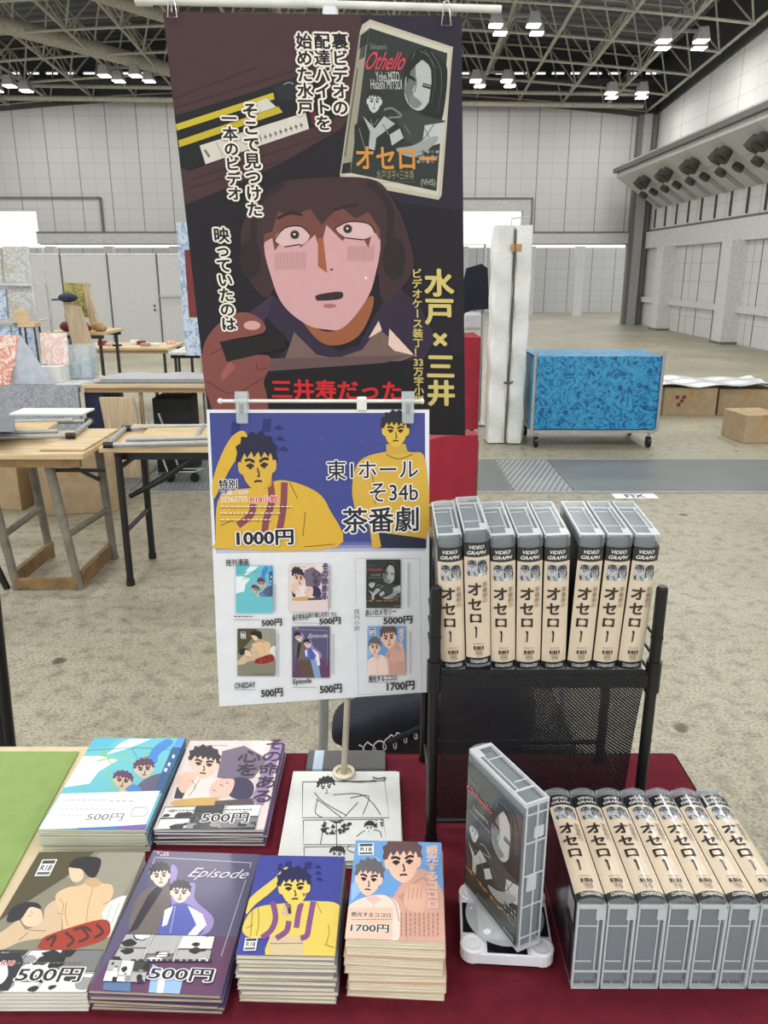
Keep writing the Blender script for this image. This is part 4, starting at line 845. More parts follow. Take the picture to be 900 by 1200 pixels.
def d_navy(A, text=True):
    A.view(260, 980, 5.456); A.fill((60, 68, 150)); rd = random.Random(5)
    for q in range(46): A.ell(rd.uniform(200, 790), rd.uniform(120, 640), rd.uniform(1.5, 4), rd.uniform(1.5, 3), (130, 138, 200), 6)
    for x, y, w, h in ((360, 176, 26, 40), (408, 160, 36, 30), (530, 164, 44, 40)): A.poly([(x, y), (x + w, y), (x + w - 6, y + h), (x - 8, y + h)], (36, 38, 104))
    for x, y in ((590, 180), (592, 220), (600, 260)): A.poly([(x, y + 20), (x + 22, y), (x + 48, y + 22)], (36, 38, 104))
    YL = (220, 198, 92)
    A.poly([(160, 500), (180, 400), (330, 272), (395, 205), (435, 205), (440, 260), (372, 305), (300, 372), (215, 440)], YL, True)
    A.poly([(138, 592), (176, 500), (250, 450), (420, 430), (600, 418), (770, 470), (750, 800), (310, 780), (310, 640), (252, 652), (168, 640)], YL, True); A.poly([(310, 640), (520, 640), (530, 800), (310, 800)], (206, 188, 150))
    for p in ([(325, 420), (345, 520), (320, 600), (260, 650)], [(430, 545), (415, 610), (350, 655)], [(508, 430), (490, 500), (478, 590)], [(585, 420), (560, 560), (545, 640), (505, 655)]): A.line(p, 36, (130, 74, 132))
    A.poly([(400, 440), (450, 480), (430, 520), (380, 500)], (200, 178, 150)); A.poly([(410, 430), (425, 500), (445, 500), (440, 440)], (60, 50, 60))
    A.head(462, 335, 205, 225, (224, 202, 96), (30, 34, 78), -.06); A.poly([(395, 420), (440, 450), (420, 470)], (150, 90, 120)); A.poly([(510, 365), (545, 372), (520, 392)], (176, 110, 110))
    for p in ([(200, 470), (190, 640)], [(235, 460), (240, 560), (225, 640)], [(160, 590), (205, 570)], [(680, 570), (690, 620), (668, 700)], [(600, 420), (640, 500)], [(660, 700), (720, 720)]): A.line(p, 3, (110, 86, 50))
    if text: badge(A, 158, 650, 236, 732, 12); A.scribble(315, 680, 520, 698, 1, (90, 80, 70), 4, 2)
def d_pink(A, band=True):
    A.view(380, 970, 5); A.fill((108, 160, 216)); A.poly([(160, 330), (300, 160), (340, 200), (260, 320), (160, 430)], (150, 190, 230))
    A.poly([(560, 240), (690, 380), (700, 680), (380, 680), (400, 420)], (212, 164, 146), True); A.poly([(430, 400), (470, 380), (500, 430), (470, 450)], (196, 146, 130)); A.line([(480, 450), (485, 660)], 4, (180, 130, 116)); A.poly([(130, 470), (300, 392), (425, 432), (445, 580), (400, 680), (110, 680)], (242, 216, 204), True); A.poly([(240, 410), (300, 395), (340, 420), (290, 450)], (226, 190, 178)); A.line([(292, 450), (280, 640)], 4, (206, 168, 156))
    A.line([(360, 390), (415, 440), (440, 550)], 4, (150, 110, 96)); A.line([(520, 330), (590, 300), (640, 420)], 4, (160, 116, 100)); A.poly([(470, 400), (520, 330), (590, 370), (600, 450), (560, 500), (480, 470)], (222, 176, 154), True)
    for x in (500, 525, 550, 572): A.line([(x, 350), (x - 8, 420)], 3, (160, 110, 96))
    A.head(462, 200, 215, 250, (236, 194, 170), (98, 74, 74), -.05); A.head(262, 300, 165, 200, (238, 200, 178), (104, 100, 104), .1)
    badge(A, 200, 86, 292, 158)
    A.vtext('感光するココロ', (632, 108), (636, 480), (226, 180, 162), .015, (248, 230, 222), .04)
    if band:
        A.poly([(140, 470), (400, 470), (395, 680), (105, 680)], (240, 198, 174)); A.text('感光するココロ', (160, 494), (388, 530), (56, 50, 54), .02, (244, 232, 224), .05); A.scribble(160, 532, 400, 548, 1, (110, 90, 86), 4, 3)
        A.text('1700円', (158, 566), (378, 620), (70, 66, 72), .025, (246, 240, 236), .06); A.scribble(440, 505, 676, 640, 9, (120, 92, 88), 4, 5, True)

# ------------------------------------------------------------------ the hanging banner and its stand
P3 = [(-.3665, 1.5, 1.9117), (.1289, 1.5, 1.9055), (.1556, 1.5, 1.1992), (-.3335, 1.5, 1.2074)]
f = MB(); S = plane(*P3, (0, -1, 0)); bk = plane(*P3, (0, 1, 0))
f.add([S(*q, 0) for q in ((0, 0), (1, 0), (1, 1), (0, 1))] + [bk(*q, .0012) for q in ((0, 0), (1, 0), (1, 1), (0, 1))], [(0, 1, 2, 3), (7, 6, 5, 4), (0, 4, 5, 1), (1, 5, 6, 2), (2, 6, 7, 3), (3, 7, 4, 0)], (26, 22, 30))
A = Art(f, [(191, 14), (541, 19), (545, 510), (246, 505)], S, .49, .705)
A.fill((24, 20, 29)); A.poly([(150, 0), (423, 10), (420, 120), (400, 152), (330, 192), (290, 212), (216, 242)], (68, 43, 46)); A.poly([(423, 0), (560, 0), (560, 250), (470, 240), (420, 200)], (36, 30, 48))
for a, b in (((200, 118), (300, 80)), ((205, 128), (400, 66)), ((225, 212), (380, 160)), ((222, 222), (330, 190))): A.line([a, b], 1.6, (48, 29, 33), False)
A.view(200, 90, 5); A.poly([(20, 235), (480, 95), (720, 10), (800, 0), (960, 120), (960, 250), (820, 310), (110, 560), (60, 540)], (20, 22, 26)); A.poly([(600, 65), (740, 12), (820, 60), (810, 120), (640, 150)], (34, 37, 40)); A.line([(660, 50), (690, 36), (720, 46)], 6, (140, 140, 140), False)
A.poly([(30, 285), (600, 98), (608, 137), (38, 322)], (196, 176, 44)); A.poly([(470, 170), (560, 130), (618, 182), (480, 230)], (206, 202, 192)); A.poly([(46, 380), (630, 180), (656, 214), (52, 420)], (190, 168, 44)); A.poly([(170, 410), (790, 215), (810, 312), (205, 520)], (206, 201, 190)); A.line([(265, 390), (305, 470)], 3, (110, 106, 100), False); A.line([(200, 435), (228, 478)], 14, (110, 106, 100), False)
for q in range(9): x = 520 + 30 * q; y = 372 - 10 * q; A.line([(x, y - 16), (x + 8, y + 12)], 5, (50, 46, 46), False); A.line([(x - 4, y), (x + 14, y - 6)], 5, (50, 46, 46), False)
A.poly([(815, 215), (850, 205), (862, 275), (828, 288)], (92, 34, 36))
A.view(395, 20, 5.457); A.poly([(145, 95), (160, 50), (210, 16), (742, 195), (735, 260), (668, 1150), (650, 1178), (20, 1062), (18, 1010)], (186, 178, 158)); A.poly([(175, 75), (212, 40), (725, 210), (645, 1150), (50, 1040)], (196, 192, 176)); A.poly([(140, 120), (205, 70), (85, 1005), (25, 1010)], (150, 146, 128)); A.poly([(150, 120), (203, 80), (190, 180), (140, 210)], (40, 44, 46)); A.poly([(150, 200), (186, 180), (176, 260), (138, 280)], (70, 74, 74)); A.poly([(36, 945), (90, 935), (84, 1006), (26, 1010)], (30, 34, 36)); A.line([(130, 330), (50, 900)], 8, (90, 84, 70), False)
othello(A)
A.view(220, 220, 2.647)
A.poly([(330, 690), (250, 560), (320, 490), (240, 400), (250, 330), (340, 380), (400, 470), (470, 510), (530, 490), (580, 400), (640, 300), (720, 370), (770, 470), (720, 560), (330, 690)], (46, 34, 56)); A.poly([(170, 405), (265, 335), (255, 380), (235, 430)], (58, 42, 66))
A.poly([(165, 140), (205, 60), (260, 10), (320, -20), (560, -25), (635, 40), (680, 140), (700, 250), (650, 330), (600, 350), (560, 200), (330, 200), (262, 330), (225, 335), (180, 260)], (60, 40, 43), True); A.ell(193, 225, 34, 62, (40, 28, 32)); A.ell(640, 225, 36, 66, (40, 28, 32)); A.line([(205, 170), (215, 60), (300, -10)], 22, (42, 30, 34)); A.line([(625, 170), (625, 60), (560, -15)], 22, (42, 30, 34))
A.poly([(335, 385), (400, 440), (470, 440), (565, 340), (572, 380), (530, 462), (460, 492), (400, 472)], (150, 88, 54), True)
A.poly([(240, 160), (262, 290), (300, 372), (370, 428), (430, 443), (480, 438), (540, 372), (578, 290), (592, 140), (480, 60), (330, 60)], (206, 158, 160), True)
A.poly([(236, 175), (240, 70), (320, 10), (520, 5), (596, 70), (596, 170), (575, 130), (560, 190), (520, 120), (480, 170), (430, 120), (410, 200), (395, 150), (350, 190), (320, 130), (270, 200), (262, 160)], (112, 66, 58)); A.poly([(232, 150), (240, 40), (340, -15), (520, -15), (600, 60), (600, 140), (560, 80), (520, 100), (470, 60), (415, 120), (380, 70), (330, 90), (280, 80), (262, 140)], (62, 41, 44))
A.poly([(270, 165), (300, 130), (350, 125), (378, 150), (360, 178), (310, 188)], (214, 178, 178), True); A.poly([(460, 130), (500, 112), (560, 118), (580, 145), (540, 165), (490, 158)], (214, 178, 178), True)
for c in ((332, 150), (496, 132)): A.ell(*c, 14, 14, (70, 52, 52)); A.ell(*c, 8, 8, (24, 18, 22)); A.ell(c[0] - 1, c[1] - 1, 3.5, 3.5, (240, 232, 232))
for p in ([(268, 168), (300, 130), (350, 124), (380, 150)], [(300, 188), (350, 180)], [(456, 130), (500, 110), (560, 116), (582, 146)], [(490, 160), (545, 166)]): A.line(p, 4, (44, 30, 34))
A.line([(278, 100), (320, 82), (356, 90)], 9, (40, 28, 32)); A.line([(452, 75), (490, 62), (526, 58)], 9, (40, 28, 32))
A.poly([(404, 160), (420, 160), (432, 268), (404, 248)], (158, 92, 56)); A.poly([(398, 350), (402, 336), (470, 326), (482, 338), (468, 350), (408, 354)], (54, 34, 36), True); A.ell(440, 370, 21, 7, (168, 108, 106)); A.ell(446, 258, 5, 3, (90, 56, 54)); A.ell(552, 284, 4, 4, (240, 226, 226))
for q in range(14): A.line([(275 + 7 * q, 205), (272 + 7 * q, 258)], 1.3, (160, 112, 116), False)
for q in range(12): A.line([(500 + 7 * q, 185), (496 + 7 * q, 232)], 1.3, (160, 112, 116), False)
A.poly([(300, 540), (330, 450), (400, 520), (460, 532), (540, 505), (590, 440), (700, 525), (660, 540)], (116, 92, 86)); A.poly([(625, 440), (702, 522), (640, 508), (622, 490)], (226, 196, 180)); A.poly([(560, 470), (592, 416), (602, 445)], (226, 196, 180)); A.poly([(240, 532), (690, 522), (600, 548), (245, 572)], (100, 76, 78)); A.poly([(230, 572), (600, 546), (870, 520), (880, 800), (200, 800)], (18, 15, 20))
A.poly([(100, 422), (160, 390), (212, 400), (242, 432), (235, 452), (200, 462), (112, 482), (132, 522), (248, 522), (252, 562), (236, 604), (246, 652), (240, 740), (112, 740), (60, 640), (44, 560), (55, 480)], (128, 72, 66), True); A.poly([(100, 480), (298, 452), (306, 500), (122, 542)], (26, 20, 22)); A.ell(200, 430, 26, 14, (206, 156, 150)); A.poly([(104, 580), (130, 545), (146, 560), (112, 596)], (158, 88, 86), True)
for p in ([(60, 600), (140, 640), (235, 590)], [(212, 545), (220, 565), (248, 560)], [(70, 520), (110, 500)]): A.line(p, 3, (84, 44, 42))
A.view()
INK, WHT = (30, 24, 34), (236, 229, 214)
for t_, a, b in (('裏ビデオの', (398, 39), (399, 137)), ('配達バイトを', (377, 39), (379, 155)), ('始めた水戸', (356, 39), (358, 136)), ('そこで見つけた', (293, 121), (299, 256)), ('一本のビデオ', (268, 131), (276, 237)), ('映っていたのは', (259, 268), (269, 389))): A.vtext(t_, a, b, INK, .03, WHT, .12, wide=1.1)
A.vtext('水戸×三井', (514, 316), (517, 476), (206, 188, 112), .035, wide=1.1); A.vtext(['ビ', 'デ', 'オ', 'ケ', 'ー', 'ス', '装', '丁', '！', '33', '万', '字', '小', '説'], (488, 316), (491, 474), (196, 178, 104), .03, wide=1.1)
A.text('三井寿だった', (318, 445), (470, 470), (206, 32, 38), .03)
tag(f.build('hanging_banner', 'ink_cloth'), 'tall dark printed banner with a wide-eyed comic face and a video case', 'banner')
t = thing('banner_stand', 'pole stand with a white crossbar carrying the tall dark banner', 'stand', (-.15, 1.535, 0))
f = MB(); f.tube([(0, 0, .03), (.03, 0, .95)], .011, 10); f.tube([(.03, 0, .95), (.064, 0, 2.02)], .008, 10); f.build('pole', 'grey_tube', t)
f = MB(); f.tube([(-.255, -.03, 1.931), (.02, -.03, 1.925)], .0075, 10); f.tube([(.02, -.03, 1.925), (.345, -.03, 1.917)], .006, 10); f.tube([(-.262, -.03, 1.931), (-.235, -.03, 1.931)], .0095, 10); f.build('crossbar', 'rod_white', t)
f = MB(); f.bbox(.048, .072, -.035, .012, 1.90, 1.95, .004); f.build('bar_joint', 'white_plastic', t)
for x, z in ((-.2, 1.93), (.253, 1.918)):
    f = MB(); f.tube([(x - .004, -.04, z + .008), (x - .008, -.042, z - .028), (x + .008, -.042, z - .028), (x + .004, -.04, z + .008), (x, -.03, z + .011), (x - .004, -.022, z + .008), (x - .005, -.022, z - .02)], .0012, 6); f.build('wire_clip', 'chrome', t)
for a in (90, 210, 330): f = MB(); f.tube([(0, 0, .30), (.19 * math.cos(R(a)), 0.19 * math.sin(R(a)), .012)], .008, 8); f.build('leg', 'grey_tube', t)
f = MB(); f.tube([(.0, 0, .27), (.0, 0, .34)], .018, 10); f.build('hub', 'black_plastic', t)

# ------------------------------------------------------------------ the price poster and its clip stand
P3 = [(-.2519, 1.12, 1.3122), (.0642, 1.12, 1.3122), (.0716, 1.112, .8624), (-.2624, 1.108, .8365)]
def onsheet(px_, py_):   # the sheet hangs in one plane, its foot a little nearer
    y = 1.12
    for _ in range(6): p = at(px_, py_, y=y); y = 1.12 - .025 * (1.3122 - p.z)
    return tuple(p)
P3[2:] = [onsheet(503, 811), onsheet(257, 828)]
f = MB(); S = plane(*P3, (0, -1, 0)); bk = plane(*P3, (0, 1, 0))
f.add([S(*q, 0) for q in ((0, 0), (1, 0), (1, 1), (0, 1))] + [bk(*q, .0006) for q in ((0, 0), (1, 0), (1, 1), (0, 1))], [(0, 1, 2, 3), (7, 6, 5, 4), (0, 4, 5, 1), (1, 5, 6, 2), (2, 6, 7, 3), (3, 7, 4, 0)], (226, 228, 230))
PQ = [(242, 480), (503, 480), (503, 811), (257, 828)]
A = Art(f, PQ, S, .325, .46)
A.view(240, 450, 3.214); A.fill((224, 226, 229)); BL_ = (60, 68, 138); A.poly([(18, 108), (830, 108), (832, 580), (40, 588)], BL_)
for q, c in enumerate(((96, 102, 158), (140, 144, 184), (184, 187, 208))): A.poly([(39 + q, 588 + 12 * q), (832, 580 + 12 * q), (832, 593 + 12 * q), (40 + q, 601 + 12 * q)], c)
rd = random.Random(3)
for q in range(60): A.ell(rd.uniform(40, 820), rd.uniform(115, 560), rd.uniform(1, 3), rd.uniform(1, 3), (104, 112, 176), 6)
for x, y, w, h in ((108, 140, 30, 46), (230, 130, 30, 46)): A.poly([(x, y), (x + w, y), (x + w - 6, y + h), (x - 6, y + h)], (34, 40, 110))
for x, y in ((268, 150), (272, 190), (285, 228)): A.poly([(x, y + 16), (x + 20, y), (x + 42, y + 18)], (34, 40, 110))
YL = (214, 172, 54)
A.poly([(30, 360), (60, 270), (105, 195), (150, 172), (168, 200), (150, 240), (100, 310), (60, 380), (35, 420)], YL, True); A.poly([(42, 580), (50, 430), (110, 390), (210, 378), (300, 352), (420, 388), (478, 455), (506, 602), (48, 606)], YL, True)
for p in ([(255, 360), (262, 430), (240, 500), (230, 580)], [(310, 360), (305, 460), (290, 540)], [(130, 520), (180, 480), (190, 440)]): A.line(p, 26, (136, 66, 78))
A.poly([(180, 380), (230, 390), (260, 372), (262, 340), (190, 350)], (198, 158, 60)); A.head(205, 298, 150, 190, (212, 172, 64), (26, 28, 60), -.06)
for p in ([(95, 330), (120, 380)], [(390, 470), (380, 560)], [(385, 600), (500, 590)], [(330, 360), (360, 420)], [(60, 520), (110, 500)]): A.line(p, 2.5, (90, 66, 30))
A.poly([(590, 285), (690, 248), (780, 250), (832, 285), (834, 570), (668, 545), (690, 470), (600, 495), (565, 400)], (208, 168, 62), True); A.poly([(690, 220), (760, 220), (770, 256), (690, 256)], (196, 160, 66)); A.poly([(665, 545), (834, 570), (834, 606), (640, 604)], (30, 36, 62)); A.poly([(625, 500), (650, 480), (672, 600), (640, 608)], (208, 168, 62)); A.head(724, 172, 100, 118, (214, 178, 60), (26, 30, 44), 0)
A.line([(690, 258), (735, 275), (785, 258)], 3, (100, 76, 36)); A.line([(640, 330), (650, 440)], 2.5, (110, 84, 40))
W_ = (240, 240, 242)
A.text('東1ホール', (470, 280), (805, 345), (28, 26, 34), .012, W_, .05); A.text('そ34b', (630, 364), (805, 428), (28, 26, 34), .01, W_, .05); A.text('茶番劇', (530, 456), (806, 540), (28, 26, 34), .018, W_, .05)
A.text('特別', (55, 350), (128, 382), (24, 22, 26), .03, W_, .06); A.text('R18小説', (178, 410), (284, 433), (206, 44, 44), .03, W_, .06); A.text('文庫/100P', (58, 388), (172, 406), W_, .0); A.text('20260705', (60, 412), (168, 432), W_, .0)
for i in range(3): A.scribble(62, 440 + 24 * i, 340 - 40 * i, 458 + 24 * i, 1, (244, 244, 246), 3.2, i); A.scribble(62, 446 + 24 * i, 340 - 40 * i, 462 + 24 * i, 1, (60, 50, 40), 2.0, i + 20)
A.text('1000円', (126, 540), (344, 588), (26, 24, 28), .035, W_, .06)
A.view(240, 630, 3.214)
DK = (40, 40, 44)
A.text('既刊漫画', (83, 68), (172, 90), DK, .015)
def sub(A, x0, y0, x1, y1, quad, fn, *a):
    c = [A.uv(p) for p in ((x0, y0), (x1, y0), (x1, y1), (x0, y1))]; S0 = A.S
    def S2(u, v, n):
        uu = (c[0][0] * (1 - u) + c[1][0] * u) * (1 - v) + (c[3][0] * (1 - u) + c[2][0] * u) * v; vv = (c[0][1] * (1 - u) + c[1][1] * u) * (1 - v) + (c[3][1] * (1 - u) + c[2][1] * u) * v
        return S0(uu, vv, n)
    B_ = Art(A.mb, quad, S2, (c[1][0] - c[0][0]) * A.W, (c[3][1] - c[0][1]) * A.H, A.base + A.k * A.step, .000006); fn(B_, *a)
QT = [(112, 866), (219, 860), (178, 972), (48, 970)]; QP = [(222, 868), (330, 868), (310, 975), (177, 973)]; QO = [(50, 998), (170, 1000), (104, 1163), (-52, 1163)]
QE = [(178, 997), (303, 1001), (260, 1167), (100, 1161)]; QN = [(304, 1002), (404, 1003), (393, 1122), (278, 1118)]; QK = [(417, 983), (517, 988), (521, 1104), (404, 1100)]
QC = [(395 + x / 5.457, 20 + y / 5.457) for x, y in ((205, 70), (705, 235), (635, 1122), (85, 1005))]
sub(A, 122, 90, 265, 270, QT, d_teal, False); sub(A, 330, 83, 475, 265, QP, d_purple, False); sub(A, 617, 68, 742, 252, QC, othello); sub(A, 128, 330, 275, 513, QO, d_oneday, False); sub(A, 340, 322, 482, 520, QE, d_episode, False); sub(A, 622, 322, 760, 510, QK, d_pink, False)
A.k += 2
for p, a, b in (('500円', (222, 295), (300, 318)), ('500円', (443, 290), (522, 312)), ('5000円', (680, 287), (783, 311)), ('500円', (220, 566), (303, 592)), ('500円', (445, 550), (526, 578)), ('1700円', (693, 540), (791, 567))): A.text(p, a, b, DK, .03)
for p, a, b in (('ONEDAY', (117, 541), (198, 557)), ('Episode', (343, 526), (413, 546)), ('あいのメモリー', (614, 258), (726, 276)), ('感光するココロ', (626, 515), (728, 531)), ('その命ある限り真心を尽くすと', (341, 273), (508, 284)), ('誓いますか', (341, 286), (402, 297))): A.text(p, a, b, DK, .02)
for x0, y, x1 in ((115, 292, 215), (343, 304, 440), (614, 280, 720), (117, 562, 200), (343, 552, 432), (626, 534, 726)): A.scribble(x0, y, x1, y + 8, 1, (110, 110, 114), 2.4, x0)
A.scribble(117, 276, 190, 288, 1, DK, 4, 2)
for x, y0, y1 in ((269, 160, 266), (479, 90, 250), (766, 80, 245), (283, 345, 510), (491, 345, 500), (772, 335, 500)): A.scribble(x, y0, x + 10, y1, 2, (120, 120, 124), 2.2, x, True)
A.vtext('既刊小説', (583, 248), (583, 332), DK, .0)
for q in range(34): A.line([(578 + 7 * q, 58), (582 + 7 * q, 58)], 1.6, (110, 110, 114), False); A.line([(588 + 6.6 * q, 578 - .3 * q), (592 + 6.6 * q, 578 - .3 * q)], 1.6, (110, 110, 114), False)
for q in range(70): A.line([(577 + .17 * q, 62 + 7.4 * q), (577 + .17 * q, 66 + 7.4 * q)], 1.6, (110, 110, 114), False) if not 22 < q < 38 else None; A.line([(811 + .1 * q, 60 + 7.3 * q), (811 + .1 * q, 64 + 7.3 * q)], 1.6, (110, 110, 114), False)
tag(f.build('price_poster', 'ink_paper'), 'white price poster with two yellow-shirted comic figures and six cover pictures', 'poster')
b0 = at(403, 906, z=TZ + .016); b1 = at(424, 471, y=1.1225)
t = thing('poster_stand', 'slim clip stand with clear crossbar holding the price poster', 'stand', (b0.x, b0.y, TZ + .0145)); O = Vector(t.location)
f = MB(); f.tube([Vector((0, 0, 0)), b1 - O + Vector((0, .004, -.006))], [.0055, .0028], 10); f.build('pole', 'pole_cream', t)
f = MB(); f.tube([(.0155 * math.cos(2 * math.pi * i / 28), .0155 * math.sin(2 * math.pi * i / 28), .004) for i in range(28)], .0032, 8, closed=True); f.lathe([(.0155, 0), (.0155, .002), (.002, .002)], n=24); f.build('base_ring', 'cream_ring', t)
f = MB(); f.tube([at(258, 470, y=1.124) - O, at(494, 470, y=1.124) - O], .0026, 8); f.ball(at(258, 470, y=1.124) - O, .0042, n=8); f.ball(at(494, 470, y=1.124) - O, .0042, n=8); f.build('crossbar', 'rod_white', t)
f = MB(); f.bbox(-.007, .007, -.006, .006, -.012, .007, .002, M=Matrix.Translation(b1 - O)); f.build('bar_joint', 'rod_white', t)
for px_ in (284, 478):
    f = MB(); c = at(px_, 474, y=1.122) - O; M = Matrix.Translation(c)
    f.bbox(-.0085, .0085, -.0105, -.0045, -.026, .008, .0025, M=M); f.bbox(-.0085, .0085, .0025, .0085, -.024, .008, .0025, M=M); f.tube([c + Vector((-.009, -.001, .010)), c + Vector((.009, -.001, .010))], .009, 12); f.bbox(-.003, .003, -.0125, -.010, -.01, .004, .001, m=1, M=M)
    f.build('clip', ['clip_clear', 'grey_steel'], t)

# ------------------------------------------------------------------ stacks of books
NTH = ['topmost', 'second from top', 'third from top', 'fourth from top', 'fifth from top', 'sixth from top', 'seventh from top', 'eighth from top', 'ninth from top', 'tenth from top', 'eleventh from top', 'twelfth from top']
def book_parts(t, w, l, h, cover, pages, spine=None, draw=None, quad=None, ink='ink_gloss', shared=None):
    if shared:
        for n, me in shared: o = bpy.data.objects.new(n, me); COL.objects.link(o); o.parent = t
        return shared
    c = .00028 if h < .008 else .0005; f = MB(); f.box(-w / 2, w / 2, -l / 2, l / 2, 0, c, cover); f.box(-w / 2, w / 2, -l / 2, l / 2, h - c, h, cover)
    f.prism([(w / 2 - c, 0), (w / 2 + .0004, h * .15), (w / 2 + .0004, h * .85), (w / 2 - c, h)], -l / 2, l / 2, 'y', spine or cover)
    if draw: draw(Art(f, quad, plane((-w / 2, l / 2, h), (w / 2, l / 2, h), (w / 2, -l / 2, h), (-w / 2, -l / 2, h), (0, 0, 1)), w, l))
    cv = f.build('cover', ink, t); f = MB(); n = max(2, int(h / .0012))
    for i in range(n):  # leaves in thin sections so that the edge shows its layers
        z0 = c + (h - 2 * c) * i / n; z1 = c + (h - 2 * c) * (i + .93) / n; e = .0006 * ((i * 7) % 3)
        f.box(-w / 2 + .001 + e, w / 2 - c, -l / 2 + .0008 + e, l / 2 - .001 - e, z0, z1)
    pg = f.build('page_block', pages, t); return [('cover', cv.data), ('page_block', pg.data)]
def stack(kind, what, where, cx, cy, yaw, w, l, H, n, cover, pages, draw, quad, group, spine=None, jit=.002, ink='ink_gloss', first=''):
    rd = random.Random(n * 7 + int(w * 1e4)); h = H / n; sh = None
    for i in range(n):
        top = i == n - 1; k = n - 1 - i; j = 0 if top else jit
        lab = f'{what}, topmost of its stack' if top else f'{what}, {NTH[k]} of its stack'
        t = thing(kind, lab, 'book', (cx + rd.uniform(-j, j), cy + rd.uniform(-j, j), ZT + h * i), R(yaw) + rd.uniform(-j, j) * 8, group)
        if top: book_parts(t, w, l, h - .0002, cover, pages, spine, draw, quad, ink)
        else: sh = book_parts(t, w, l, h - .0002, cover, pages, spine, None, None, ink, sh)
stack('comic_book', 'teal comic with white price band', 'at the back left', -.4165, 1.068, 0, .155, .232, .037, 10, (176, 186, 170), 'page_edge', d_teal, QT, 'stack of teal comics', (40, 92, 140))
stack('comic_book', 'pale purple comic with grey price band', 'beside the teal one', -.2535, 1.078, 0, .160, .228, .027, 6, (92, 80, 104), 'page_white', d_purple, QP, 'stack of pale purple comics', (150, 126, 166), .003)
stack('comic_book', 'olive comic with red blanket', 'at the front left', -.4065, .807, 0, .147, .225, .026, 5, (214, 212, 204), 'page_white', d_oneday, QO, 'stack of olive comics', None, .001)
stack('comic_book', 'slate-purple comic with two figures', 'right of the olive one', -.2515, .803, -2.7, .150, .224, .029, 6, (96, 80, 112), 'page_tan', d_episode, QE, 'stack of slate-purple comics', (108, 100, 140), .003)
stack('paperback', 'navy paperback with yellow-shirted figure', 'in front of the flyers', -.1085, .782, -1.3, .111, .158, .069, 11, (150, 146, 150), 'page_edge', d_navy, QN, 'stack of navy paperbacks', None, .0022)
stack('paperback', 'thick pale pink paperback with two faces', 'right of the navy one', .0155, .790, -2.4, .112, .161, .084, 7, (206, 178, 150), 'page_edge', d_pink, QK, 'stack of pink paperbacks', (222, 190, 172), .003)
# pile of flyers and the flat dark case behind them
def d_fly(A):
    A.view(310, 810, 4.286); K = (60, 62, 64)
    for q in ([(193, 466), (590, 458), (636, 634), (198, 636), (193, 466)], [(203, 648), (606, 642), (642, 772), (208, 772), (203, 648)], [(212, 784), (644, 780), (690, 900), (218, 900), (212, 784)]): A.line(q, 4.5, K, False)
    for q in ([(345, 525), (470, 520), (540, 560), (590, 620)], [(252, 515), (300, 560), (420, 625)], [(262, 545), (310, 575), (400, 640)], [(430, 540), (520, 530), (500, 620)], [(470, 560), (410, 630)], [(270, 545), (262, 610), (300, 636)], [(310, 645), (296, 770)], [(380, 772), (370, 650)], [(480, 730), (520, 700), (590, 700), (610, 735)], [(450, 770), (440, 800), (520, 830)]): A.line(q, 4.5, K)
    A.head(308, 492, 84, 84, (226, 228, 225), BK, -.15, BK); A.head(540, 688, 52, 62, (226, 228, 225), BK, 0, BK); A.head(385, 826, 78, 76, (226, 228, 225), BK, .1, BK)
    rd = random.Random(6)
    for q in range(40): x, y = rd.uniform(300, 440), rd.uniform(650, 720); A.ell(x, y, rd.uniform(4, 13), rd.uniform(3, 8), BK, 7)
    for q in range(10): x, y = rd.uniform(570, 605), rd.uniform(645, 685); A.ell(x, y, rd.uniform(3, 7), rd.uniform(3, 6), BK, 7)
    A.scribble(370, 455, 560, 475, 1, K, 4, 3); A.line([(530, 445), (560, 452), (592, 446), (585, 460)], 5, BK); A.line([(385, 462), (470, 468), (540, 458)], 3, BK)
rd = random.Random(12); NF = 10; w, l = .170, .206
for i in range(NF):
    top = i == NF - 1; f = MB(); z0 = .0008
    def cur(u, v, zz): return (-w / 2 + w * u, l / 2 - l * v, zz + .006 * (1 - v) ** 2 * 0 )
    def S(u, v, n): return cur(u, v, z0 + n)
    f.sheet(lambda u, v: cur(u, v, z0), 6, 14, (222, 225, 221), smooth=False); f.sheet(lambda u, v: cur(u, v, 0), 6, 14, (216, 219, 215), smooth=False)
    for v0 in (0, 1): f.add([cur(0, v0, 0), cur(1, v0, 0), cur(1, v0, z0), cur(0, v0, z0)], [(0, 1, 2, 3)], (216, 219, 215))
    for u0 in (0, 1):
        for q in range(14): f.add([cur(u0, q / 14, 0), cur(u0, (q + 1) / 14, 0), cur(u0, (q + 1) / 14, z0), cur(u0, q / 14, z0)], [(0, 1, 2, 3)], (206, 209, 205))
    if top: d_fly(Art(f, [(347, 908), (463, 907), (481, 1010), (331, 1010)], S, w, l))
    lab = 'white comic flyer, topmost of the pile at the foot of the price poster' if top else f'white flyer, {NTH[NF - 1 - i]} in the pile below the price poster'
    j = 0 if top else .0035
    o = f.build('flyer', 'ink_paper', loc=(-.060 + rd.uniform(-1.4 * j, .6 * j), 1.022 + rd.uniform(-j, j), ZT + .0012 * i), rot=(0, 0, rd.uniform(-j, j) * 6)); tag(o, lab, 'flyer', 'pile of comic flyers')
a = at(361, 880, z=TZ + .013); b = at(452, 880, z=TZ + .013)
t = thing('hard_case', 'flat dark grey case with a pale blue stripe behind the flyers', 'case', ((a.x + b.x) / 2, 1.158, ZT)); hw = (b.x - a.x) / 2
f = MB(); f.bbox(-hw, hw, -.026, .030, 0, .012, .004); f.build('case_body', mat('case_grey', (84, 84, 86), .5), t)
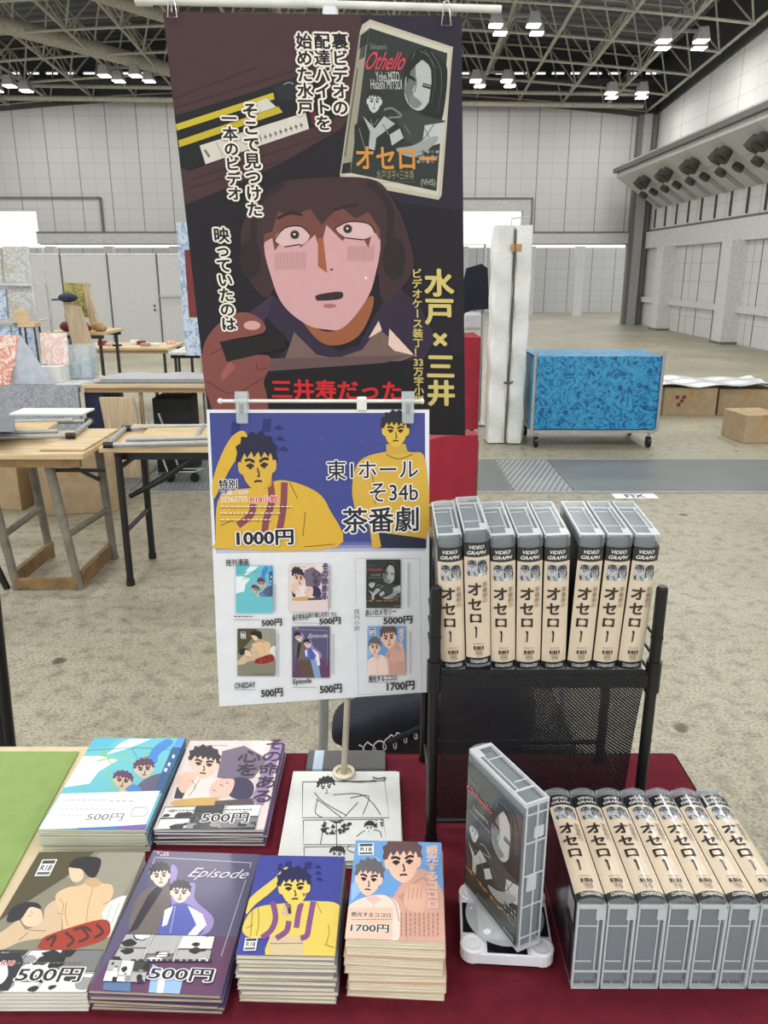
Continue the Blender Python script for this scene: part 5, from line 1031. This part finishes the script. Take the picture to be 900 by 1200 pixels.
f = MB(); f.box(-hw + .012, -hw + .028, -.0265, .027, .0005, .0123); f.build('stripe', mat('pale_blue', (176, 194, 208), .5), t)

# ------------------------------------------------------------------ video cases
T, WD, HH = .0325, .125, .203
def spine_y(u): return .0055 * (2 * u - 1) ** 2
def profile(t, wd, inset, n=10):
    return [(-t / 2 + t * i / n, inset + spine_y(i / n)) for i in range(n + 1)] + [(t / 2, wd - inset), (-t / 2, wd - inset)]
def make_case():
    t = thing('video_case', 'clear plastic video case', 'video case')
    f = MB(); f.prism(profile(T, WD, 0), 0, HH, 'z', smooth=False)
    # raised rims round the ends and the opening side, ribs and catches
    for z0, z1 in ((0, .004), (HH - .004, HH)):
        for q in (-1, 1): f.box(q * T / 2 - (.0022 if q > 0 else -.0), q * T / 2 + (.0022 if q < 0 else 0), .007, WD, z0, z1, m=1)
        f.box(-T / 2, T / 2, WD - .003, WD, z0, z1, m=1)
    for e in (-.0006, HH):
        f.box(-T / 2 + .001, T / 2 - .001, .005, .011, e, e + .0006, m=1); f.box(-T / 2 + .001, T / 2 - .001, .098, .101, e, e + .0006, m=1); f.box(-T / 2, -T / 2 + .002, .005, WD, e, e + .0006, m=1); f.box(T / 2 - .003, T / 2 - .0005, .005, WD, e, e + .0006, m=1); f.box(-T / 2 + .001, T / 2 - .001, WD - .003, WD, e, e + .0006, m=1)
        f.box(T / 2 - .011, T / 2 - .003, .011, .026, e, e + .0006, m=1); f.box(-T / 2 + .001, T / 2 - .008, .034, .0355, e, e + .0006, m=1); f.box(-T / 2 + .001, T / 2 - .012, .084, .0855, e, e + .0006, m=1)
        f.box(T / 2 - .009, T / 2 - .0075, .026, .098, e, e + .0006, m=1)
    for z in (.018, .062, .105, .150, .188): f.box(-T / 2 + .002, T / 2 - .002, WD, WD + .0008, z, z + .0016, m=1)
    for x in (-T / 2 + .001, T / 2 - .003, -.002): f.box(x, x + .002, WD, WD + .0007, .004, HH - .004, m=1)
    f.box(-.004, .009, WD, WD + .0012, .084, .106, m=1); f.box(-.01, .003, WD, WD + .0012, .156, .17, m=1)
    f.build('shell', ['case_wall', 'case_edge'], t)
    f = MB(); f.bbox(-T / 2 + .003, T / 2 - .003, .012, WD - .003, .006, HH - .006, .003); f.build('inner_tray', 'case_tray', t)
    f = MB(); z0, z1 = .0045, HH - .0155; x = T / 2 + .00025
    def Sp(u, v, n): return (-x + 2 * x * u, -.0003 + spine_y(u) - n, z1 + (z0 - z1) * v)
    f.sheet(lambda u, v: Sp(u, v, 0), 12, 1, (218, 202, 178), smooth=True)
    y0 = .0052; y1 = WD - .004
    f.add([(x, y0, z1), (x, y1, z1), (x, y1, z0), (x, y0, z0)], [(0, 1, 2, 3)], (40, 44, 44)); f.add([(-x, y0, z1), (-x, y1, z1), (-x, y1, z0), (-x, y0, z0)], [(0, 1, 2, 3)], (34, 34, 40))
    othello(Art(f, QC, plane((x, y0, z1), (x, y1, z1), (x, y1, z0), (x, y0, z0), (1, 0, 0)), y1 - y0, z1 - z0))
    A = Art(f, [(0, 0), (100, 0), (100, 160), (0, 160)], plane((-x, y1, z1), (-x, y0, z1), (-x, y0, z0), (-x, y1, z0), (-1, 0, 0)), y1 - y0, z1 - z0)
    A.poly([(8, 10), (92, 10), (92, 70), (8, 70)], (58, 56, 62)); A.scribble(10, 80, 90, 110, 5, (120, 118, 116), 1.2, 3); A.poly([(70, 130), (94, 130), (94, 156), (70, 156)], (170, 168, 166)); A.poly([(10, 130), (50, 130), (50, 150), (10, 150)], (70, 40, 46))
    # the spine, drawn on the curved back of the case
    A = Art(f, [(35, 268), (200, 268), (200, 1140), (35, 1140)], Sp, 2 * x, z1 - z0, .00006)
    def strip(y_0, y_1, c, x_0=35, x_1=200):
        o = A.off(); n = 12; w = (x_1 - x_0) / n
        for i in range(n): A._emit([A.uv(p) for p in ((x_0 + w * i, y_0), (x_0 + w * (i + 1), y_0), (x_0 + w * (i + 1), y_1), (x_0 + w * i, y_1))], c, o)
    strip(268, 366, (30, 32, 36)); strip(1090, 1140, (34, 36, 38))
    A.k += 8
    A.text('VIDEO', (64, 288), (164, 311), (232, 232, 230), .022, shear=.3); A.text('GRAPH', (54, 325), (172, 349), (232, 232, 230), .022, shear=.3)
    strip(386, 498, (176, 180, 184), 52, 182); A.k += 12; A.poly([(62, 496), (50, 460), (60, 470), (75, 455), (100, 470), (110, 496)], (40, 42, 46)); A.poly([(112, 496), (130, 470), (160, 458), (180, 470), (180, 496)], (44, 46, 50)); A.poly([(130, 470), (150, 464), (146, 496), (120, 496)], (216, 218, 220))
    A.head(82, 430, 50, 70, (196, 198, 200), (36, 38, 42), .1, (60, 60, 64)); A.head(150, 430, 54, 64, (150, 154, 158), (34, 36, 40), -.1, (40, 40, 44), long=1.2)
    for ch, (a_, b_) in zip('オセロ', (((56, 545), (138, 628)), ((56, 655), (138, 734)), ((66, 768), (136, 826)))): A.text(ch, a_, b_, (36, 28, 26), .03)
    A.poly([(92, 858), (100, 852), (110, 862), (106, 935), (97, 940), (99, 880)], (36, 28, 26))
    A.vtext('茶番劇の', (166, 540), (166, 690), (132, 108, 92), .0, wide=1.0)
    A.scribble(82, 975, 152, 988, 1, (90, 78, 70), 4, 3)
    for x0, x1 in ((84, 96), (102, 106), (110, 122), (126, 134), (142, 152)): A.rect(x0, 1000, x1, 1028, (60, 50, 46))
    A.text('VHS', (98, 1036), (142, 1068), (90, 80, 72), .0); A.line([(96, 1034), (144, 1034), (144, 1070), (96, 1070), (96, 1034)], 1.5, (140, 126, 112), False); A.scribble(105, 1074, 138, 1080, 1, (110, 98, 90), 2.5, 5)
    A.text('CHABANGEKI', (62, 1102), (178, 1126), (206, 206, 204), .03)
    f.build('sleeve', 'ink_film', t); return t
proto = make_case()
xb = [.0962, .1305, .1652, .1997, .2345, .2697, .3049, .3395]; xt = [.0848, .1188, .1535, .1893, .2249, .2697, .3058, .3418]
ORD = ['leftmost', 'second from left', 'third from left', 'fourth from left', 'fifth from left', 'sixth from left', 'seventh from left', 'rightmost']
for i in range(8):
    lab = f'clear video case with cream spine, {ORD[i]} on the black mesh rack'; pos = (xb[i], .985 + (-.003 if i == 1 else 0), .9715 + (.008 if i == 1 else 0)); rot = (R(5), math.atan2(xt[i] - xb[i], .2), 0)
    if i == 0: o = proto; o.location = pos; o.rotation_euler = rot; o['label'] = lab; o['group'] = 'video cases on the mesh rack'
    else: dup(proto, pos, rot, lab, 'video cases on the mesh rack')
ORD7 = ORD[:6] + ['rightmost']
for i in range(7): dup(proto, (.2335 + .0343 * i, .7225, ZT + WD + .001), (R(-90), 0, R(-.6)), f'clear video case lying spine up on red cloth, {ORD7[i]} in row', 'video cases lying in a row')
dup(proto, (.1172, .8643, TZ + .0322), (0, 0, R(205.7)), 'clear video case standing on the white turntable, dark cover showing', None)
# turntable
t = thing('turntable', 'small white solar turntable with black panels, under the standing video case', 'turntable', (.151, .805, ZT), R(-4))
f = MB(); pr = []
for cx, cy, a0 in ((.041, .041, 0), (-.041, .041, 90), (-.041, -.041, 180), (.041, -.041, 270)):
    for q in range(7): a = R(a0 - 22 + 22.3 * q); pr.append((cx + .015 * math.cos(a), cy + .015 * math.sin(a)))
f.prism(pr, .006, .019, 'z', smooth=False); f.prism([(p[0] * .97, p[1] * .97) for p in pr], .019, .0205, 'z')
for cx in (-.041, .041):
    for cy in (-.041, .041): f.lathe([(.0145, .018), (.0155, .021), (.0145, .0235), (.011, .0235), (.009, .0225)], (cx, cy, 0), 20)
f.lathe([(.030, .0205), (.030, .026), (.0, .026)], (0, 0, 0), 28); f.build('base', 'white_plastic', t)
for q in range(4):
    f = MB(); f.bbox(-.024, .024, -.0525, -.033, .0195, .0212, .0006, M=Matrix.Rotation(R(90 * q), 4, 'Z')); f.build('solar_panel', 'solar_black', t)
for cx in (-.036, .036):
    for cy in (-.036, .036): f = MB(); f.lathe([(.011, 0), (.012, .006)], (cx, cy, 0), 16); f.build('foot', 'white_plastic', t)
f = MB(); f.lathe([(.048, .0265), (.049, .0275), (.048, .029), (.001, .029)], n=40); f.build('turn_plate', 'clip_clear', t)

# ------------------------------------------------------------------ the black mesh rack
def mesh_mat():
    m = bpy.data.materials.new('black_mesh'); m.use_nodes = True; MATS['black_mesh'] = m; N = m.node_tree.nodes; L = m.node_tree.links
    b = N['Principled BSDF']; b.inputs['Base Color'].default_value = (.012, .012, .014, 1); b.inputs['Roughness'].default_value = .45
    tc = N.new('ShaderNodeTexCoord'); sp = N.new('ShaderNodeSeparateXYZ'); L.new(tc.outputs['UV'], sp.inputs[0])
    def sn(s, p):
        a = N.new('ShaderNodeMath'); a.operation = 'MULTIPLY'; L.new(s, a.inputs[0]); a.inputs[1].default_value = 2 * math.pi / p
        q = N.new('ShaderNodeMath'); q.operation = 'SINE'; L.new(a.outputs[0], q.inputs[0]); return q.outputs[0]
    q = N.new('ShaderNodeMath'); q.operation = 'MULTIPLY'; L.new(sn(sp.outputs[0], .0052), q.inputs[0]); L.new(sn(sp.outputs[1], .0060), q.inputs[1])
    g = N.new('ShaderNodeMath'); g.operation = 'GREATER_THAN'; L.new(q.outputs[0], g.inputs[0]); g.inputs[1].default_value = .62
    t = N.new('ShaderNodeBsdfTransparent'); x = N.new('ShaderNodeMixShader'); L.new(g.outputs[0], x.inputs[0]); L.new(b.outputs[0], x.inputs[1]); L.new(t.outputs[0], x.inputs[2]); L.new(x.outputs[0], N['Material Output'].inputs[0])
mesh_mat()
def uv_sheet(name, fn, nu, nv, W, H, m, parent):
    f = MB(); f.sheet(fn, nu, nv); o = f.build(name, m, parent); uvl = o.data.uv_layers.new(name='UVMap')
    for lp in o.data.loops:
        k = lp.vertex_index; uvl.data[lp.index].uv = ((k % (nu + 1)) / nu * W, (k // (nu + 1)) / nv * H)
    return o
t = thing('mesh_rack', 'black tubular rack with a mesh sling, holding the upright video cases', 'rack', (.2185, 1.07, ZT))
X0, X1, YF, YK, ZR_ = -.1495, .1495, -.095, .105, .268
for x in (X0, X1):
    for y in (YF, YK):
        f = MB(); f.tube([(x, y, .008), (x, y, .398)], .0078, 12); f.tube([(x, y, .394), (x, y, .401)], [.0078, .006], 12); f.tube([(x, y, .325), (x, y, .329)], .0086, 12); f.build('post', 'black_plastic', t)
        f = MB(); f.tube([(x, y, ZR_ - .022), (x, y, ZR_ + .024)], .0105, 12); f.build('collar', 'black_plastic', t)
        f = MB(); f.tube([(x, y, 0), (x, y, .012)], .0092, 12); f.build('foot', 'black_plastic', t)
f = MB()
for y in (YF, YK):
    for z in (ZR_, .035): f = MB(); f.tube([(X0, y, z), (X1, y, z)], .004, 8); f.build('rail', 'black_metal', t)
for x in (X0, X1):
    for z in (ZR_, ZR_ + .028, ZR_ + .056, .035): f = MB(); f.tube([(x, YF, z), (x, YK, z)], .0022, 6); f.build('side_wire', 'black_metal', t)
uv_sheet('mesh_shelf', lambda u, v: (X0 + .004 + (X1 - X0 - .008) * u, YF + (YK - YF) * v, ZR_ - .0035 - .002 * math.sin(math.pi * v)), 16, 8, .29, .2, 'black_mesh', t)
uv_sheet('mesh_panel', lambda u, v: (X0 + .010 + (X1 - X0 - .022) * u, YF - .006 + .012 * math.sin(math.pi * v) + .035 * v * v, ZR_ + .004 - (.262 - .05 * u ** 3) * v), 24, 16, .28, .255, 'black_mesh', t)
f = MB(); f.sheet(lambda u, v: (X0 + .008 + (X1 - X0 - .016) * u, YF - .0062 - .001 * math.sin(40 * u), ZR_ + .006 - .020 * v), 40, 3); f.tube([(X0 + .006, YF, ZR_ + .004), (X1 - .006, YF, ZR_ + .004)], .0058, 8); f.build('mesh_hem', mat('mesh_hem', (26, 26, 28), .8, bump=.8, scale=90), t)

# ------------------------------------------------------------------ behind the stall: chair, bag, black stand
t = thing('folding_chair', 'grey pipe chair with black seat behind the stall table', 'chair', (.25, 1.77, 0))
for x in (-.2, .2): f = MB(); f.tube([(x, .2, 0), (x, -.02, .44), (x, -.18, .44)], .011, 8); f.tube([(x, -.24, 0), (x, .16, .82)], .011, 8); f.build('leg_frame', 'grey_tube', t)
f = MB(); f.bbox(-.19, .19, -.2, .17, .435, .46, .01); f.build('seat', 'black_plastic', t)
f = MB(); f.bbox(-.2, .2, .13, .155, .62, .8, .01); f.build('backrest', 'black_plastic', t)
t = thing('shoulder_bag', 'dark navy bag with white script lettering behind the red-clothed table', 'bag', (.11, 1.60, .461))
f = MB()
def bag(u, v):
    a = 2 * math.pi * u; b_ = math.pi * (v - .5); e = .55; sg = lambda q: abs(q) ** e * (1 if q > 0 else -1)
    x = .23 * sg(math.cos(a)) * abs(math.cos(b_)) ** .45; y = .085 * sg(math.sin(a)) * abs(math.cos(b_)) ** .45; z = .085 + .085 * sg(math.sin(b_))
    k = (x + .23) / .46; hgt = .42 + .62 * min(1, k * 1.7)
    return (x, y + .006 * math.sin(30 * k + 9 * z), z * hgt + .004 * math.sin(25 * k))
f.sheet(bag, 48, 24); f.build('bag_body', 'navy_cloth', t)
f = MB(); f.tube([(-.1, -.095, .06), (-.03, -.1, .10), (.06, -.1, .12), (.13, -.09, .15)], .007, 8); f.build('strap', 'navy_cloth', t)
f = MB(); pts = []
for i in range(70):
    k = i / 69; ph = k * 2 * math.pi * 6; x = -.165 + .135 * k + .008 * math.sin(ph); z = .032 + .052 * k + (.013 if int(k * 6) % 3 else .02) * math.cos(ph)
    pts.append((x, -.094, z))
f.tube(pts, .0014, 6)
f.build('white_lettering', 'paper', t)
t = thing('folding_chair', 'black chair at the left edge behind the green felt', 'chair', (-1.02, 1.62, 0))
p0 = at(-14, 640, y=1.55) - Vector((-1.02, 1.62, 0)); p1 = at(15, 905, y=1.55) - Vector((-1.02, 1.62, 0))
f = MB(); f.tube([p0, p1, p1 + (p1 - p0) * 1.0], .013, 10); f.tube([p0 + Vector((-.36, 0, 0)), p1 + Vector((-.36, 0, 0)), p1 + (p1 - p0) + Vector((-.36, 0, 0))], .013, 10); f.build('frame', 'black_plastic', t)
f = MB(); f.bbox(p0.x - .36, p1.x - .005, -.07, -.05, .40, .74, .008); f.build('backrest', 'navy_cloth', t)
# floor marker tape
f = MB(); c = [at(713, 581, z=.0015), at(768, 583, z=.0015), at(768, 574, z=.0015), at(715, 574, z=.0015)]
x0, x1, y0, y1 = 1.60, 1.90, 5.27, 5.39
f.box(x0, x1, y0, y1, 0, .001, (226, 228, 228)); A = Art(f, [(0, 0), (100, 0), (100, 40), (0, 40)], plane((x0, y1, .001), (x1, y1, .001), (x1, y0, .001), (x0, y0, .001), (0, 0, 1)), .3, .12, .0004, .0001); A.text('FIX', (28, 7), (72, 33), (40, 42, 46), .02)
tag(f.build('floor_tape', 'ink_paper'), 'white tape on the floor reading FIX, before the steel covers', 'tape')
